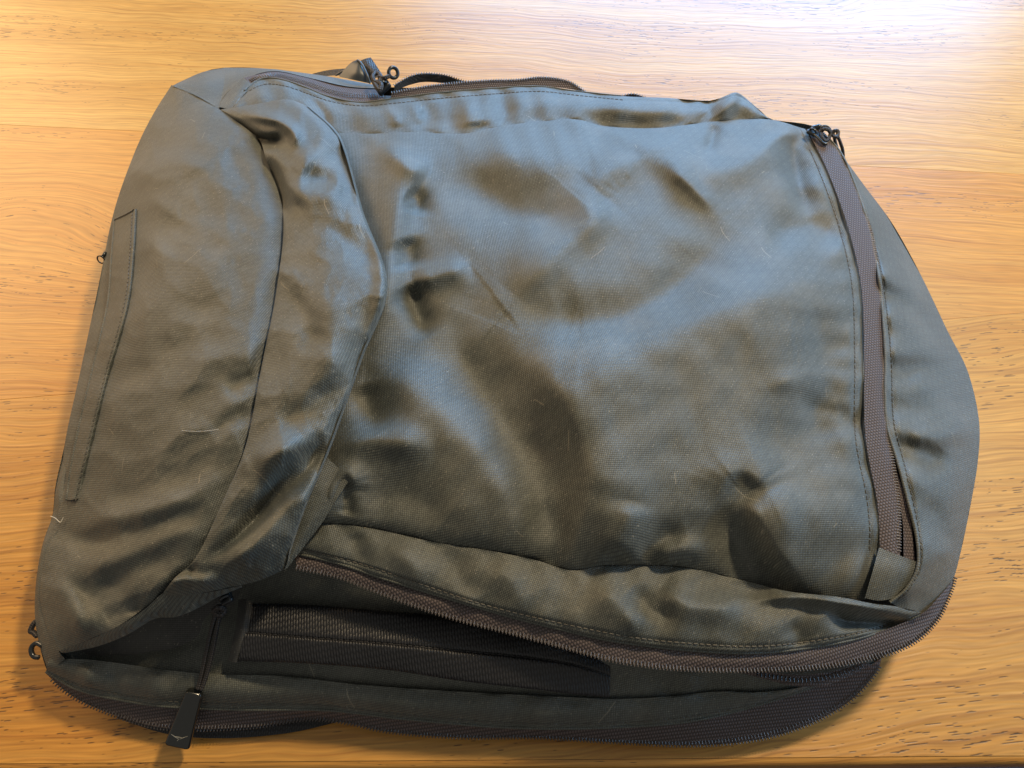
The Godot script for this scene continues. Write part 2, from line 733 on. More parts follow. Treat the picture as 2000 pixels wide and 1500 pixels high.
# ---------------------------------------------------------------- the table
# a board between two glue lines; z0 and z1 hold their depth at the left and at the right end
func plank_mesh(x0: float, x1: float, z0: Vector2, z1: Vector2, t: float, mirror: bool) -> ArrayMesh:
	var g := 0.00003
	var e := 0.00025
	var st := SurfaceTool.new()
	st.begin(Mesh.PRIMITIVE_TRIANGLES)
	var quad := func(a: Vector3, b: Vector3, c: Vector3, d: Vector3) -> void:
		var n := (c - a).cross(b - a).normalized()
		for q in [a, b, c, a, c, d]:
			var f: float = (q.x - x0) / (x1 - x0)
			var fv: float = clampf((q.z - lerpf(z0.x, z0.y, f) - q.y) / 0.36 + 0.01, 0.002, 0.998)
			st.set_normal(n)
			st.set_uv(Vector2(1.0 - f if mirror else f, fv))
			st.add_vertex(q)
	var a1 := Vector3(x0, -e * 0.6, z0.x + g)
	var b1 := Vector3(x1, -e * 0.6, z0.y + g)
	var c1 := Vector3(x1, -e * 0.6, z1.y - g)
	var d1 := Vector3(x0, -e * 0.6, z1.x - g)
	var a := Vector3(x0, 0, z0.x + g + e)
	var b := Vector3(x1, 0, z0.y + g + e)
	var c := Vector3(x1, 0, z1.y - g - e)
	var d := Vector3(x0, 0, z1.x - g - e)
	var bot := Vector3(0, -t, 0)
	quad.call(a, b, c, d)
	quad.call(a1, b1, b, a)
	quad.call(c1, d1, d, c)
	quad.call(a1 + bot, b1 + bot, b1, a1)
	quad.call(b1 + bot, c1 + bot, c1, b1)
	quad.call(c1 + bot, d1 + bot, d1, c1)
	quad.call(d1 + bot, a1 + bot, a1, d1)
	return st.commit()


func build_table() -> void:
	var t := Node3D.new()
	t.name = "wooden_table"
	add_child(t)
	t.position = Vector3.ZERO
	t.rotation.y = deg_to_rad(0.4)
	t.set_meta("label", "golden oak table of wide glued boards under the grey backpack")
	t.set_meta("category", "table")
	var near := spot(1000, 1484, 0).z
	var tex1 := oak(3, Color(0.81, 0.635, 0.345), Color(0.745, 0.545, 0.255), Color(0.55, 0.38, 0.20), Vector2(0.40, 0.09), 0.84)
	var tex2 := oak(21, Color(0.80, 0.61, 0.315), Color(0.725, 0.515, 0.22), Color(0.48, 0.31, 0.15), Vector2(0.3, 0.9), 0.77)
	var m := [
		wood_material(tex2, Color(1.0, 1.0, 0.97), 0.42), wood_material(tex1, Color(1.0, 0.99, 0.96), 0.42),
		wood_material(tex1, Color(0.98, 0.91, 0.79), 0.42), wood_material(tex2, Color(1.0, 0.97, 0.90), 0.42)]
	# glue lines at the left and at the right end
	var left := spot(0, 238, 0)
	var right := spot(2000, 345, 0)
	var slope := (right.z - left.z) / (right.x - left.x)
	var left2 := spot(0, 775, 0)
	var right2 := spot(2000, 617, 0)
	var slope2 := (right2.z - left2.z) / (right2.x - left2.x)
	var lines := [
		Vector2(-0.90, -0.86), Vector2(-0.66, -0.58),
		Vector2(left.z + slope * (-0.8 - left.x), left.z + slope * (0.8 - left.x)),
		Vector2(left2.z + slope2 * (-0.8 - left2.x), left2.z + slope2 * (0.8 - left2.x)), Vector2(near, near)]
	for i in 4:
		put("board", plank_mesh(-0.8, 0.8, lines[i], lines[i + 1], 0.028, i % 2 == 1), m[i], t)
	# rounded front lipping
	var prof := PackedVector3Array()
	var uv := PackedVector2Array()
	var nrow := 9
	for k in nrow:
		var a := PI / 2 * k / (nrow - 2)
		var y := -0.004 + 0.004 * sin(PI / 2 - minf(a, PI / 2))
		var zz := near + 0.0002 + 0.004 * sin(minf(a, PI / 2))
		if k == nrow - 1:
			y = -0.028
		for i in 12:
			prof.append(Vector3(-0.8 + 1.6 * i / 11.0, y - 0.0001, zz))
			uv.append(Vector2(i / 11.0, 0.9 + k * 0.004))
	put("edge_lipping", grid_mesh(prof, uv, uv, 12, nrow), m[3], t)
	for x in [-0.7, 0.7]:
		var lm := CylinderMesh.new()
		lm.top_radius = 0.035
		lm.bottom_radius = 0.025
		lm.height = 0.7
		var o := put("leg", lm, m[1], t)
		o.position = Vector3(x, -0.38, -0.75)
	var fl := PlaneMesh.new()
	fl.size = Vector2(6, 6)
	var fm := StandardMaterial3D.new()
	fm.albedo_color = Color(0.05, 0.03, 0.035).linear_to_srgb()
	fm.roughness = 0.7
	var fo := put("floor", fl, fm, self)
	fo.position = Vector3(0, -0.74, 0)
	fo.set_meta("kind", "structure")


# ---------------------------------------------------------------- creases of the cloth
func make_folds() -> void:
	# front panel: soft hollows and ridges of the half-empty pocket
	fold("main", 7.5, 36, 64, [780, 262, 784, 347, 767, 447, 753, 560, 720, 690])
	fold("main", 4.5, 22, 20, [742, 283, 790, 318, 836, 343])
	fold("main", -4.5, 20, 20, [795, 374, 816, 392, 814, 420])
	fold("main", -4.0, 30, 30, [788, 465, 800, 500, 806, 525])
	fold("main", 4.5, 20, 24, [808, 552, 860, 534, 920, 520])
	fold("main", -5.5, 26, 22, [794, 556, 812, 600, 836, 660])
	fold("main", -4.5, 32, 30, [708, 750, 722, 800, 745, 845])
	fold("main", 6.5, 40, 36, [640, 886, 740, 857, 850, 880])
	fold("main", 5.5, 60, 60, [715, 700, 830, 780, 933, 867, 1000, 960, 1056, 1060])
	fold("main", -10.0, 75, 70, [845, 600, 930, 740, 1010, 880, 1070, 1000, 1114, 1112])
	fold("main", 8.0, 130, 45, [1027, 660, 1100, 760, 1140, 850, 1160, 933, 1140, 1020, 1108, 1106])
	fold("main", -4.0, 40, 40, [690, 985, 800, 970, 870, 1015])
	fold("main", 6.5, 75, 42, [1010, 580, 1093, 480, 1153, 433, 1190, 390])
	fold("main", -7.5, 48, 60, [1005, 602, 1127, 632, 1227, 618, 1340, 550, 1430, 440])
	fold("main", 7.0, 60, 110, [1040, 660, 1133, 690, 1247, 665, 1427, 605, 1547, 575, 1660, 593])
	fold("main", -5.0, 50, 50, [870, 345, 960, 390, 1060, 425, 1150, 425])
	fold("main", 5.0, 40, 50, [890, 292, 1000, 300, 1080, 312, 1150, 300])
	fold("main", 5.5, 42, 36, [1150, 430, 1170, 350, 1230, 312, 1300, 308, 1360, 355, 1405, 430])
	fold("main", 2.2, 16, 16, [1305, 325, 1350, 365, 1397, 412])
	fold("main", 4.0, 40, 36, [1365, 346, 1440, 326, 1525, 288])
	fold("main", -6.0, 26, 22, [1545, 262, 1556, 340, 1582, 425])
	fold("main", -4.5, 36, 40, [1490, 455, 1580, 440, 1650, 470])
	fold("main", 4.2, 60, 22, [1392, 990, 1418, 932, 1450, 917, 1484, 934, 1497, 958])
	fold("main", 6.5, 70, 26, [1455, 968, 1490, 1015, 1530, 1085, 1585, 1145])
	fold("main", -5.0, 40, 40, [1412, 985, 1430, 1050, 1480, 1120, 1545, 1160])
	fold("main", 4.0, 50, 70, [1490, 1000, 1590, 990, 1700, 1005])
	fold("main", -4.0, 60, 60, [1470, 890, 1560, 850, 1640, 830])
	fold("main", 4.5, 28, 16, [628, 1012, 648, 955, 672, 924, 691, 936, 692, 960])
	fold("main", -2.2, 16, 16, [670, 960, 680, 985, 676, 1008])
	fold("main", 3.5, 30, 36, [1196, 1090, 1222, 1030, 1236, 980])
	fold("main", -3.0, 24, 24, [1252, 1096, 1285, 1055, 1340, 1036])
	fold("main", 3.0, 24, 24, [1268, 1098, 1330, 1074, 1390, 1080])
	fold("main", 2.0, 22, 22, [1500, 760, 1580, 730, 1670, 740])
	fold("main", -2.5, 22, 22, [1560, 800, 1620, 800, 1680, 830])
	fold("main", -2.5, 30, 30, [1590, 600, 1610, 700, 1630, 790])
	fold("main", 2.0, 14, 14, [1470, 310, 1520, 268, 1560, 255])
	fold("main", -2.5, 12, 12, [1396, 240, 1392, 270, 1380, 300])
	fold("main", 2.0, 16, 16, [1180, 250, 1260, 285, 1330, 275])
	# flap of the bottom pocket
	fold("flap", -9.0, 9, 13, [455, 240, 500, 268, 530, 274, 556, 270])
	fold("flap", 5.0, 14, 10, [470, 225, 540, 235, 575, 262, 570, 290])
	fold("flap", -8.0, 12, 20, [518, 305, 545, 365, 554, 425])
	fold("flap", 4.0, 20, 20, [600, 280, 590, 340, 570, 400])
	fold("flap", -4.0, 22, 22, [590, 330, 620, 350, 660, 350])
	fold("flap", 3.0, 30, 30, [580, 400, 620, 380, 680, 400])
	fold("flap", -3.0, 30, 30, [640, 440, 690, 480, 735, 520])
	fold("flap", -3.0, 26, 26, [560, 560, 600, 620, 610, 700])
	fold("flap", 2.5, 40, 40, [640, 560, 640, 660, 600, 760])
	fold("flap", -2.5, 26, 26, [520, 830, 600, 800, 680, 740])
	fold("flap", 3.0, 30, 22, [500, 900, 570, 880, 620, 850])
	fold("flap", -5.0, 16, 22, [395, 1100, 470, 1045, 530, 970, 575, 890])
	fold("flap", 3.5, 18, 18, [420, 1120, 500, 1060, 550, 990])
	fold("flap", -4.0, 10, 12, [335, 1130, 365, 1112, 385, 1118])
	fold("flap", 4.0, 14, 14, [330, 1155, 350, 1130, 385, 1135, 440, 1130])
	fold("flap", -5.5, 20, 28, [622, 845, 606, 905, 530, 985, 462, 1055])
	fold("flap", 4.0, 26, 22, [496, 912, 540, 882, 590, 852])
	fold("flap", 4.0, 30, 20, [540, 1090, 590, 1000, 640, 890])
	fold("flap", 5.0, 30, 16, [690, 330, 725, 430, 748, 550, 715, 680])
	fold("flap", -4.0, 30, 24, [650, 270, 672, 340, 690, 400])
	fold("left", 3.5, 40, 26, [160, 1095, 270, 1030, 390, 970])
	fold("left", -3.5, 30, 30, [100, 1030, 160, 1045, 230, 1030])
	fold("left", 3.0, 30, 30, [90, 1120, 140, 1200, 190, 1240])
	fold("left", -3.0, 26, 30, [200, 1120, 260, 1180, 270, 1200])
	fold("left", -4.0, 22, 30, [455, 255, 500, 300, 535, 380, 552, 420])
	# end of the bottom pocket
	fold("left", 3.0, 22, 22, [262, 360, 330, 320, 420, 330])
	fold("left", -3.0, 30, 30, [440, 270, 470, 340, 500, 380])
	fold("left", -2.0, 30, 30, [300, 480, 360, 430, 440, 420])
	fold("left", 2.0, 40, 40, [250, 640, 360, 560, 460, 520])
	fold("left", -1.8, 30, 30, [230, 760, 330, 690, 430, 640])
	fold("left", 2.2, 26, 26, [330, 760, 420, 700, 510, 690])
	fold("left", -2.2, 16, 16, [440, 770, 470, 745, 505, 735])
	fold("left", -2.2, 16, 16, [410, 850, 450, 820, 490, 800])
	fold("left", 4.0, 24, 24, [140, 1040, 220, 1010, 330, 985, 430, 930])
	fold("left", -4.0, 22, 26, [130, 1075, 190, 1060, 300, 1025, 410, 985])
	fold("left", 4.0, 24, 24, [150, 1110, 230, 1095, 310, 1055, 390, 1030])
	fold("left", -4.0, 26, 26, [180, 1150, 260, 1120, 330, 1085])
	fold("left", 3.0, 26, 26, [230, 1180, 270, 1130, 330, 1110])
	fold("left", -3.0, 26, 26, [130, 1130, 200, 1180, 230, 1225])
	fold("left", 2.0, 20, 20, [100, 1110, 140, 1180, 160, 1240])
	# long side above the front panel
	fold("top", -3.0, 30, 30, [830, 205, 845, 225, 850, 250])
	fold("top", 3.0, 26, 26, [900, 200, 925, 225, 930, 248])
	fold("top", -3.0, 24, 24, [960, 190, 985, 215, 1000, 230])
	fold("top", 2.0, 12, 12, [745, 205, 770, 225, 775, 250])
	fold("top", 1.6, 10, 10, [800, 200, 815, 220, 820, 245])
	fold("top", 2.0, 10, 10, [580, 190, 610, 215, 625, 245])
	fold("top", -2.0, 10, 10, [600, 190, 632, 220, 640, 250])
	fold("top", 4.5, 26, 20, [1385, 215, 1425, 190, 1445, 186])
	fold("top", -2.2, 24, 24, [1150, 236, 1250, 242, 1400, 230])
	fold("top", -3.0, 30, 30, [1300, 195, 1380, 205, 1400, 225])
	fold("top", 3.0, 30, 30, [1130, 190, 1250, 205, 1350, 212])
	# strip below the front panel
	fold("near", 4.0, 30, 30, [1150, 1140, 1220, 1190, 1240, 1240])
	fold("near", -4.0, 26, 26, [1230, 1150, 1270, 1190, 1330, 1210])
	fold("near", 4.5, 26, 30, [1290, 1150, 1350, 1185, 1450, 1190])
	fold("near", -3.0, 26, 26, [1380, 1130, 1450, 1150, 1540, 1170])
	fold("near", 7.0, 22, 12, [1460, 1172, 1560, 1166, 1660, 1180, 1790, 1202])
	fold("near", -8.0, 14, 16, [1625, 1190, 1650, 1212, 1720, 1216, 1780, 1212])
	fold("near", -3.0, 22, 22, [1540, 1215, 1560, 1240, 1570, 1260])
	fold("near", 2.0, 26, 26, [760, 1060, 800, 1100, 830, 1150])
	fold("near", -2.0, 26, 26, [860, 1075, 900, 1120, 930, 1170])
	fold("near", 2.0, 26, 26, [960, 1095, 1000, 1140, 1030, 1200])
	fold("near", -2.0, 20, 20, [690, 1040, 700, 1070, 720, 1110])
	# curved end at the right
	fold("right", -3.5, 28, 28, [1700, 400, 1760, 520, 1800, 600])
	fold("right", 3.0, 22, 22, [1712, 520, 1760, 560, 1830, 570])
	fold("right", -3.0, 24, 24, [1715, 545, 1770, 600, 1840, 630])
	fold("right", -2.5, 26, 26, [1735, 760, 1800, 720, 1870, 760])
	fold("right", 4.0, 26, 30, [1760, 870, 1830, 855, 1905, 830])
	fold("right", -3.5, 26, 26, [1745, 860, 1800, 880, 1850, 920])
	fold("right", -2.5, 26, 26, [1800, 980, 1840, 1020, 1860, 1080])
	# recessed side under the carry handle
	fold("side", -3.0, 26, 26, [120, 1290, 250, 1270, 400, 1240])
	fold("side", 3.0, 18, 18, [430, 1180, 425, 1240, 410, 1310])
	fold("side", -2.0, 22, 22, [1250, 1310, 1290, 1335, 1300, 1360])
	fold("side", 3.0, 20, 20, [1320, 1310, 1350, 1330, 1360, 1350])
	fold("low", 2.5, 16, 16, [160, 1295, 170, 1320, 165, 1345])
	fold("low", -2.5, 14, 14, [225, 1300, 228, 1330, 235, 1360])
	fold("low", 2.0, 20, 20, [300, 1310, 300, 1340, 310, 1375])


func build_bag() -> void:
	bag = Node3D.new()
	bag.name = "backpack"
	add_child(bag)
	bag.set_meta("label", "olive grey travel backpack lying flat on the oak table, zips partly open")
	bag.set_meta("category", "backpack")
	var b := bag
	var main_top := [600, 250, .108, 700, 261, .110, 800, 258, .111, 900, 261, .111, 960, 250, .111, 1040, 238, .110, 1120, 232, .109, 1180, 246, .106, 1280, 250, .105, 1400, 237, .103, 1500, 233, .101, 1573, 252, .098]
	var main_low := [560, 1015, .104, 640, 1022, .105, 720, 1030, .106, 850, 1058, .106, 960, 1075, .104, 1050, 1094, .1015, 1115, 1113, .099, 1180, 1104, .098, 1270, 1103, .096, 1350, 1109, .093, 1450, 1132, .089, 1540, 1154, .086, 1640, 1165, .085, 1690, 1172, .083]
	cloth("front_panel", "main", [
		main_top,
		[635, 330, .118, 800, 330, .121, 1000, 325, .121, 1200, 322, .119, 1400, 322, .115, 1540, 320, .109, 1612, 328, .103],
		[665, 440, .120, 850, 440, .127, 1050, 435, .128, 1250, 435, .126, 1450, 435, .120, 1600, 436, .110, 1653, 440, .106],
		[700, 560, .122, 850, 560, .129, 1050, 560, .132, 1300, 560, .131, 1500, 560, .125, 1630, 560, .114, 1680, 560, .108],
		[660, 700, .121, 850, 700, .129, 1050, 700, .132, 1300, 700, .131, 1500, 700, .125, 1640, 700, .113, 1686, 700, .107],
		[610, 860, .117, 800, 860, .124, 1000, 860, .127, 1250, 860, .127, 1500, 860, .120, 1640, 855, .110, 1688, 850, .104],
		[575, 960, .112, 750, 965, .118, 950, 975, .121, 1200, 980, .120, 1450, 975, .113, 1630, 970, .105, 1712, 985, .098],
		[565, 995, .107, 750, 1010, .1125, 950, 1035, .114, 1150, 1055, .111, 1400, 1060, .104, 1600, 1075, .097, 1716, 1080, .093],
		main_low], 250, 190, M.cloth, b, {group = "main", crumple = 0.3, turn = 0.12, pucker = [0.8, 1.2, 0.0, 1.3], reach = 0.06, freq = 15.0, noise = 1.1, dip = 1.6, groove = [[0, 0.984, 1.0, 0.004]]})
	hem("main", [1.0, 0.05, 1.0, 0.93], b)
	stitches("main", [0.984, 0.06, 0.984, 0.93], b, M.thread)
	# long side above the front panel
	cloth("upper_side_panel", "top", [
		[452, 213, .104, 470, 185, .103, 498, 160, .1, 525, 152, .099, 560, 158, .0985, 600, 172, .0985, 640, 188, .0985, 700, 200, .0985, 760, 194, .099, 850, 182, .099, 960, 173, .098, 1050, 169, .097, 1130, 179, .096, 1220, 188, .095, 1300, 191, .095, 1385, 197, .095, 1415, 188, .096, 1440, 181, .096, 1470, 203, .095, 1502, 232, .094],
		[453, 215, .106, 500, 192, .107, 560, 197, .107, 650, 222, .107, 750, 225, .107, 900, 217, .107, 1050, 203, .107, 1130, 206, .106, 1250, 217, .104, 1380, 215, .103, 1440, 203, .103, 1490, 225, .1, 1503, 233, .098],
		[455, 218, .105, 500, 226, .106, 560, 237, .107, 620, 252, .108, 700, 262, .1085, 800, 259, .1095, 900, 262, .1095, 960, 251, .1095, 1040, 239, .1085, 1120, 233, .107, 1180, 247, .103, 1280, 251, .102, 1400, 238, .1, 1470, 234, .099, 1503, 234, .098]],
		230, 36, M.cloth, b, {group = "top", crumple = 1.0, turn = 0.1, pucker = [1.8, 1.4, 0, 0], reach = 0.4, freq = 17.0, noise = 0.8, groove = [[1, 0.14, 1.0, 0.05]]})
	hem("top", [0.04, 0.0, 0.72, 0.0], b)
	stitches("top", [0.05, 0.14, 0.72, 0.14], b, M.thread)
	# far corner
	cloth("corner_panel", "corner", [
		[345, 163, .080, 395, 141, .078, 440, 132, .076],
		[341, 166, .090, 392, 162, .093, 438, 160, .091],
		[338, 168, .093, 385, 188, .099, 428, 213, .103]], 40, 26, M.cloth, b, {turn = -0.5, noise = 0.8})
	cloth("far_side_panel", "far", [
		[440, 132, .076, 520, 134, .076, 620, 146, .077, 690, 158, .078, 755, 170, .080],
		[438, 160, .091, 470, 148, .089, 530, 135.5, .087, 620, 150, .086, 690, 163, .086, 755, 171, .087],
		[428, 213, .103, 437, 189, .1, 460, 167, .098, 495, 147, .095, 540, 139, .094, 600, 151, .094, 680, 169, .094, 755, 173, .094]], 90, 26, M.cloth, b, {turn = 0.3, noise = 0.6})
	# flap of the bottom pocket and its end
	var seam := [[500, 265, .117], [520, 312, .124], [553, 418, .131], [541, 560, .138], [510, 720, .138], [480, 870, .134], [432, 985, .127], [385, 1085, .116], [340, 1130, .106], [318, 1158, .098]]
	cloth("pocket_end_panel", "left", [
		[335, 166, .093, 382, 186, .099, 430, 214, .104, 500, 265, .116],
		[298, 225, .084, 370, 240, .105, 440, 260, .115, 510, 288, .120],
		[262, 300, .078, 340, 305, .108, 430, 315, .121, 520, 312, .124],
		[222, 415, .070, 320, 415, .113, 430, 415, .127, 553, 418, .131],
		[192, 560, .066, 300, 560, .115, 420, 560, .133, 541, 560, .138],
		[158, 720, .062, 260, 720, .108, 380, 720, .131, 510, 720, .138],
		[126, 870, .058, 230, 870, .098, 350, 870, .124, 480, 870, .134],
		[119, 978, .057, 205, 985, .087, 320, 985, .112, 432, 985, .127],
		[90, 1080, .052, 170, 1088, .078, 280, 1090, .101, 385, 1085, .116],
		[78, 1155, .049, 150, 1172, .070, 240, 1160, .088, 340, 1130, .106],
		[88, 1215, .047, 135, 1226, .060, 200, 1206, .076, 320, 1154, .099],
		[112, 1268, .046, 122, 1270, .049, 180, 1246, .064, 242, 1216, .08, 318, 1158, .098]], 110, 190, M.cloth, b, {group = "left", crumple = 1.8, turn = -0.32, noise = 1.0, pucker = [0, 0.3, 0, 0.4], reach = 0.05, freq = 9.0, dip = 1.5, groove = [[0, 1.0, 4.0, 0.07]]})
	cloth("pocket_flap", "flap", [
		[430, 214, .104, 500, 203, .112, 560, 194, .116, 600, 207, .114],
		[500, 265, .117, 560, 245, .125, 610, 235, .126, 652, 255, .121],
		[520, 312, .125, 580, 305, .131, 635, 300, .132, 674, 300, .127],
		[553, 418, .132, 620, 412, .142, 675, 410, .144, 706, 415, .138],
		[541, 560, .139, 620, 556, .151, 700, 556, .153, 752, 560, .146],
		[510, 720, .139, 580, 715, .150, 650, 710, .152, 703, 700, .144],
		[480, 870, .135, 540, 868, .145, 600, 866, .146, 643, 870, .137],
		[432, 985, .128, 490, 985, .136, 550, 985, .137, 595, 985, .128],
		[385, 1085, .117, 440, 1075, .124, 510, 1065, .125, 568, 1066, .116],
		[340, 1130, .107, 400, 1122, .110, 480, 1110, .113, 562, 1095, .109],
		[318, 1159, .099, 360, 1163, .098, 420, 1153, .098, 500, 1136, .1, 556, 1112, .104]], 80, 200, M.cloth, b, {group = "flap", crumple = 2.4, turn = -0.2, noise = 1.0, pucker = [0, 0.3, 0.5, 0], reach = 0.1, freq = 8.0, dip = 1.6})
	# underside of the flap, rolled back towards the front panel
	cloth("flap_underside", "roll", [
		[556, 1112, .104, 562, 1095, .109, 568, 1066, .116, 595, 985, .128, 643, 870, .137, 703, 700, .144, 752, 560, .146, 706, 415, .138, 674, 300, .127, 652, 255, .121, 600, 207, .114],
		[556, 1113, .100, 564, 1095, .104, 571, 1067, .109, 598, 986, .120, 646, 871, .128, 706, 701, .134, 755, 560, .136, 709, 415, .130, 677, 300, .121, 655, 254, .116, 602, 207, .112],
		[540, 1112, .098, 548, 1095, .1, 552, 1066, .104, 575, 985, .113, 615, 870, .120, 670, 700, .124, 715, 560, .126, 680, 415, .122, 650, 300, .116, 630, 257, .110, 590, 212, .108]], 160, 12, M.cloth, b, {turn = -0.2, noise = 0.0})
	cloth("inner_pleat", "pleat", [
		[640, 895, .126, 662, 915, .124, 682, 938, .122],
		[610, 950, .122, 640, 955, .121, 660, 972, .118],
		[585, 1010, .116, 605, 1020, .115, 630, 1020, .112],
		[565, 1062, .109, 580, 1066, .109, 598, 1062, .107],
		[553, 1112, .102, 556, 1112, .102, 561, 1110, .101]], 26, 50, M.cloth, b, {turn = -0.4, noise = 0.5})
	cloth("flap_binding", "binding", [
		[116, 1271, .047, 180, 1247, .063, 242, 1217, .079, 285, 1188, .089, 318, 1159, .097, 340, 1161, .097, 400, 1158, .096, 472, 1144, .097],
		[122, 1275, .046, 186, 1255, .060, 245, 1229, .075, 292, 1202, .084, 334, 1184, .089, 370, 1178, .089, 425, 1165, .089, 473, 1146, .093],
		[132, 1275, .043, 192, 1262, .055, 248, 1240, .067, 302, 1209, .076, 348, 1204, .079, 400, 1181, .081, 440, 1158, .086, 473, 1147, .09]], 80, 14, M.cloth, b, {turn = 0.5, noise = 0.5, pucker = [0, 0.4, 0, 0], reach = 0.4, freq = 12.0})
	cloth("pocket_placket", "placket", [
		[220, 430, -.0008, 226, 428, .0028, 244, 420, .0034, 262, 410, .0026, 268, 408, -.0010],
		[214, 500, -.0008, 219, 500, .0028, 238, 496, .0034, 258, 484, .0026, 264, 482, -.0010],
		[208, 585, -.0008, 213, 585, .0028, 230, 582, .0034, 250, 572, .0026, 256, 570, -.0010],
		[192, 660, -.0008, 197, 660, .0028, 215, 656, .0034, 232, 649, .0026, 238, 648, -.0010],
		[172, 745, -.0008, 177, 745, .0028, 192, 742, .0034, 206, 736, .0026, 212, 735, -.0010],
		[150, 840, -.0008, 155, 840, .0028, 169, 838, .0034, 182, 831, .0026, 188, 830, -.0010],
		[136, 915, -.0008, 140, 915, .0028, 152, 914, .0034, 164, 906, .0026, 170, 905, -.0010],
		[128, 976, -.0008, 131, 976, .0007, 140, 976, .0028, 149, 974, .0007, 154, 974, -.0010]], 34, 110, M.cloth, b, {lay = "left", turn = -0.32, noise = 0.0, groove = [[0, 0.8, 0.5, 0.06]], crumple = 0.0})
	hem("placket", [0.1, 0.0, 0.85, 0.0], b)
	hem("placket", [0.07, 0.0, 0.07, 1.0], b)
	stitches("placket", [0.8, 0.0, 0.8, 1.0], b, M.thread)
	cloth("end_strip", "end", [
		[127, 880, .0565, 109, 955, .050, 103, 1005, .047, 84, 1060, .045, 71, 1130, .042, 68, 1200, .038, 76, 1255, .033, 92, 1305, .028],
		[130, 885, .058, 115, 962, .056, 112, 1012, .053, 86, 1068, .050, 74, 1140, .047, 76, 1200, .044, 95, 1262, .041, 110, 1300, .036],
		[133, 890, .0595, 122, 972, .0575, 121, 1018, .056, 91, 1078, .052, 79, 1150, .049, 86, 1200, .047, 113, 1268, .046, 127, 1287, .041]], 90, 12, M.cloth, b, {noise = 0.8})
	# long zip of the front pocket, its second tape and end patch
	cloth("front_zip_tape", "zipa", [
		[1575, 252, .1, 1614, 328, .1035, 1655, 440, .1065, 1682, 560, .1085, 1688, 700, .1075, 1690, 850, .1045, 1714, 985, .0985, 1719, 1076, .0935],
		[1592, 252, .1005, 1634, 312, .1035, 1676, 415, .1065, 1701, 520, .1085, 1713, 650, .108, 1714, 800, .106, 1738, 960, .100, 1742, 1084, .0945],
		[1600, 250, .0995, 1646, 304, .102, 1690, 408, .1050, 1715, 510, .1070, 1729, 650, .1062, 1731, 800, .1038, 1757, 975, .0985, 1758, 1090, .094]].map(rev_rail), 200, 12, M.tape, b, {tile = 1.0 / 0.013, turn = 0.2, noise = 0.2})
	cloth("front_zip_tape", "zipb", [
		[1788, 1098, .0905, 1776, 1000, .0965, 1752, 920, .1, 1728, 830, .1015],
		[1765, 1090, .092, 1762, 1010, .0965, 1742, 930, .1, 1722, 835, .102]].map(rev_rail), 60, 6, M.tape, b, {tile = 1.0 / 0.013, noise = 0.0})
	teeth("zipa", [0.015, 0.93, 1.0, 0.93], M.teeth, b, 0.0016)
	cloth("zip_end_patch", "patch", [
		[1717, 1069, .0955, 1752, 1083, .0948, 1790, 1097, .092],
		[1706, 1110, .0940, 1745, 1120, .0930, 1785, 1127, .0895],
		[1689, 1168, .0865, 1715, 1173, .0855, 1742, 1170, .085]], 24, 26, M.cloth, b, {turn = 0.3, noise = 0.3})
	cloth("end_gusset", "right", [
		[1601, 252, .088, 1642, 300, .082, 1690, 365, .075, 1745, 440, .068, 1800, 540, .061, 1850, 645, .056, 1890, 725, .052, 1912, 820, .05, 1910, 900, .05, 1895, 990, .05, 1876, 1080, .05, 1858, 1140, .053, 1822, 1188, .056, 1796, 1206, .060],
		[1600, 251, .095, 1643, 299, .095, 1688, 375, .094, 1733, 455, .091, 1775, 545, .088, 1812, 650, .086, 1835, 735, .084, 1850, 825, .083, 1858, 910, .082, 1855, 1000, .080, 1848, 1075, .075, 1830, 1130, .071, 1795, 1172, .071, 1778, 1196, .072],
		[1596, 250, .098, 1642, 299, .1, 1683, 384, .1025, 1717, 468, .1035, 1745, 557, .103, 1767, 665, .102, 1778, 750, .1, 1785, 825, .098, 1800, 912, .096, 1812, 1000, .093, 1815, 1067, .089, 1806, 1120, .085, 1780, 1160, .081, 1756, 1186, .079],
		[1592, 248, .100, 1642, 298, .1015, 1681, 390, .105, 1706, 480, .107, 1720, 570, .108, 1729, 690, .107, 1731, 820, .1045, 1757, 915, .1015, 1779, 1000, .098, 1792, 1060, .0945, 1792, 1110, .091, 1770, 1150, .088, 1738, 1176, .085]],
		200, 60, M.cloth, b, {group = "right", crumple = 1.2, turn = 0.5, noise = 1.0, pucker = [0, 2.6, 0, 0], reach = 0.4, freq = 11.0, groove = [[1, 0.935, 1.0, 0.025]]})
	hem("right", [0.04, 1.0, 1.0, 1.0], b)
	stitches("right", [0.06, 0.935, 0.98, 0.935], b, M.thread)
	# strip below the front panel with the big side zip
	var hem := [575, 1080, .098, 660, 1100, .099, 750, 1130, .097, 880, 1170, .094, 1000, 1205, .091, 1100, 1230, .088, 1200, 1252, .085, 1350, 1270, .081, 1480, 1275, .077, 1600, 1262, .074, 1700, 1240, .071, 1796, 1201, .068]
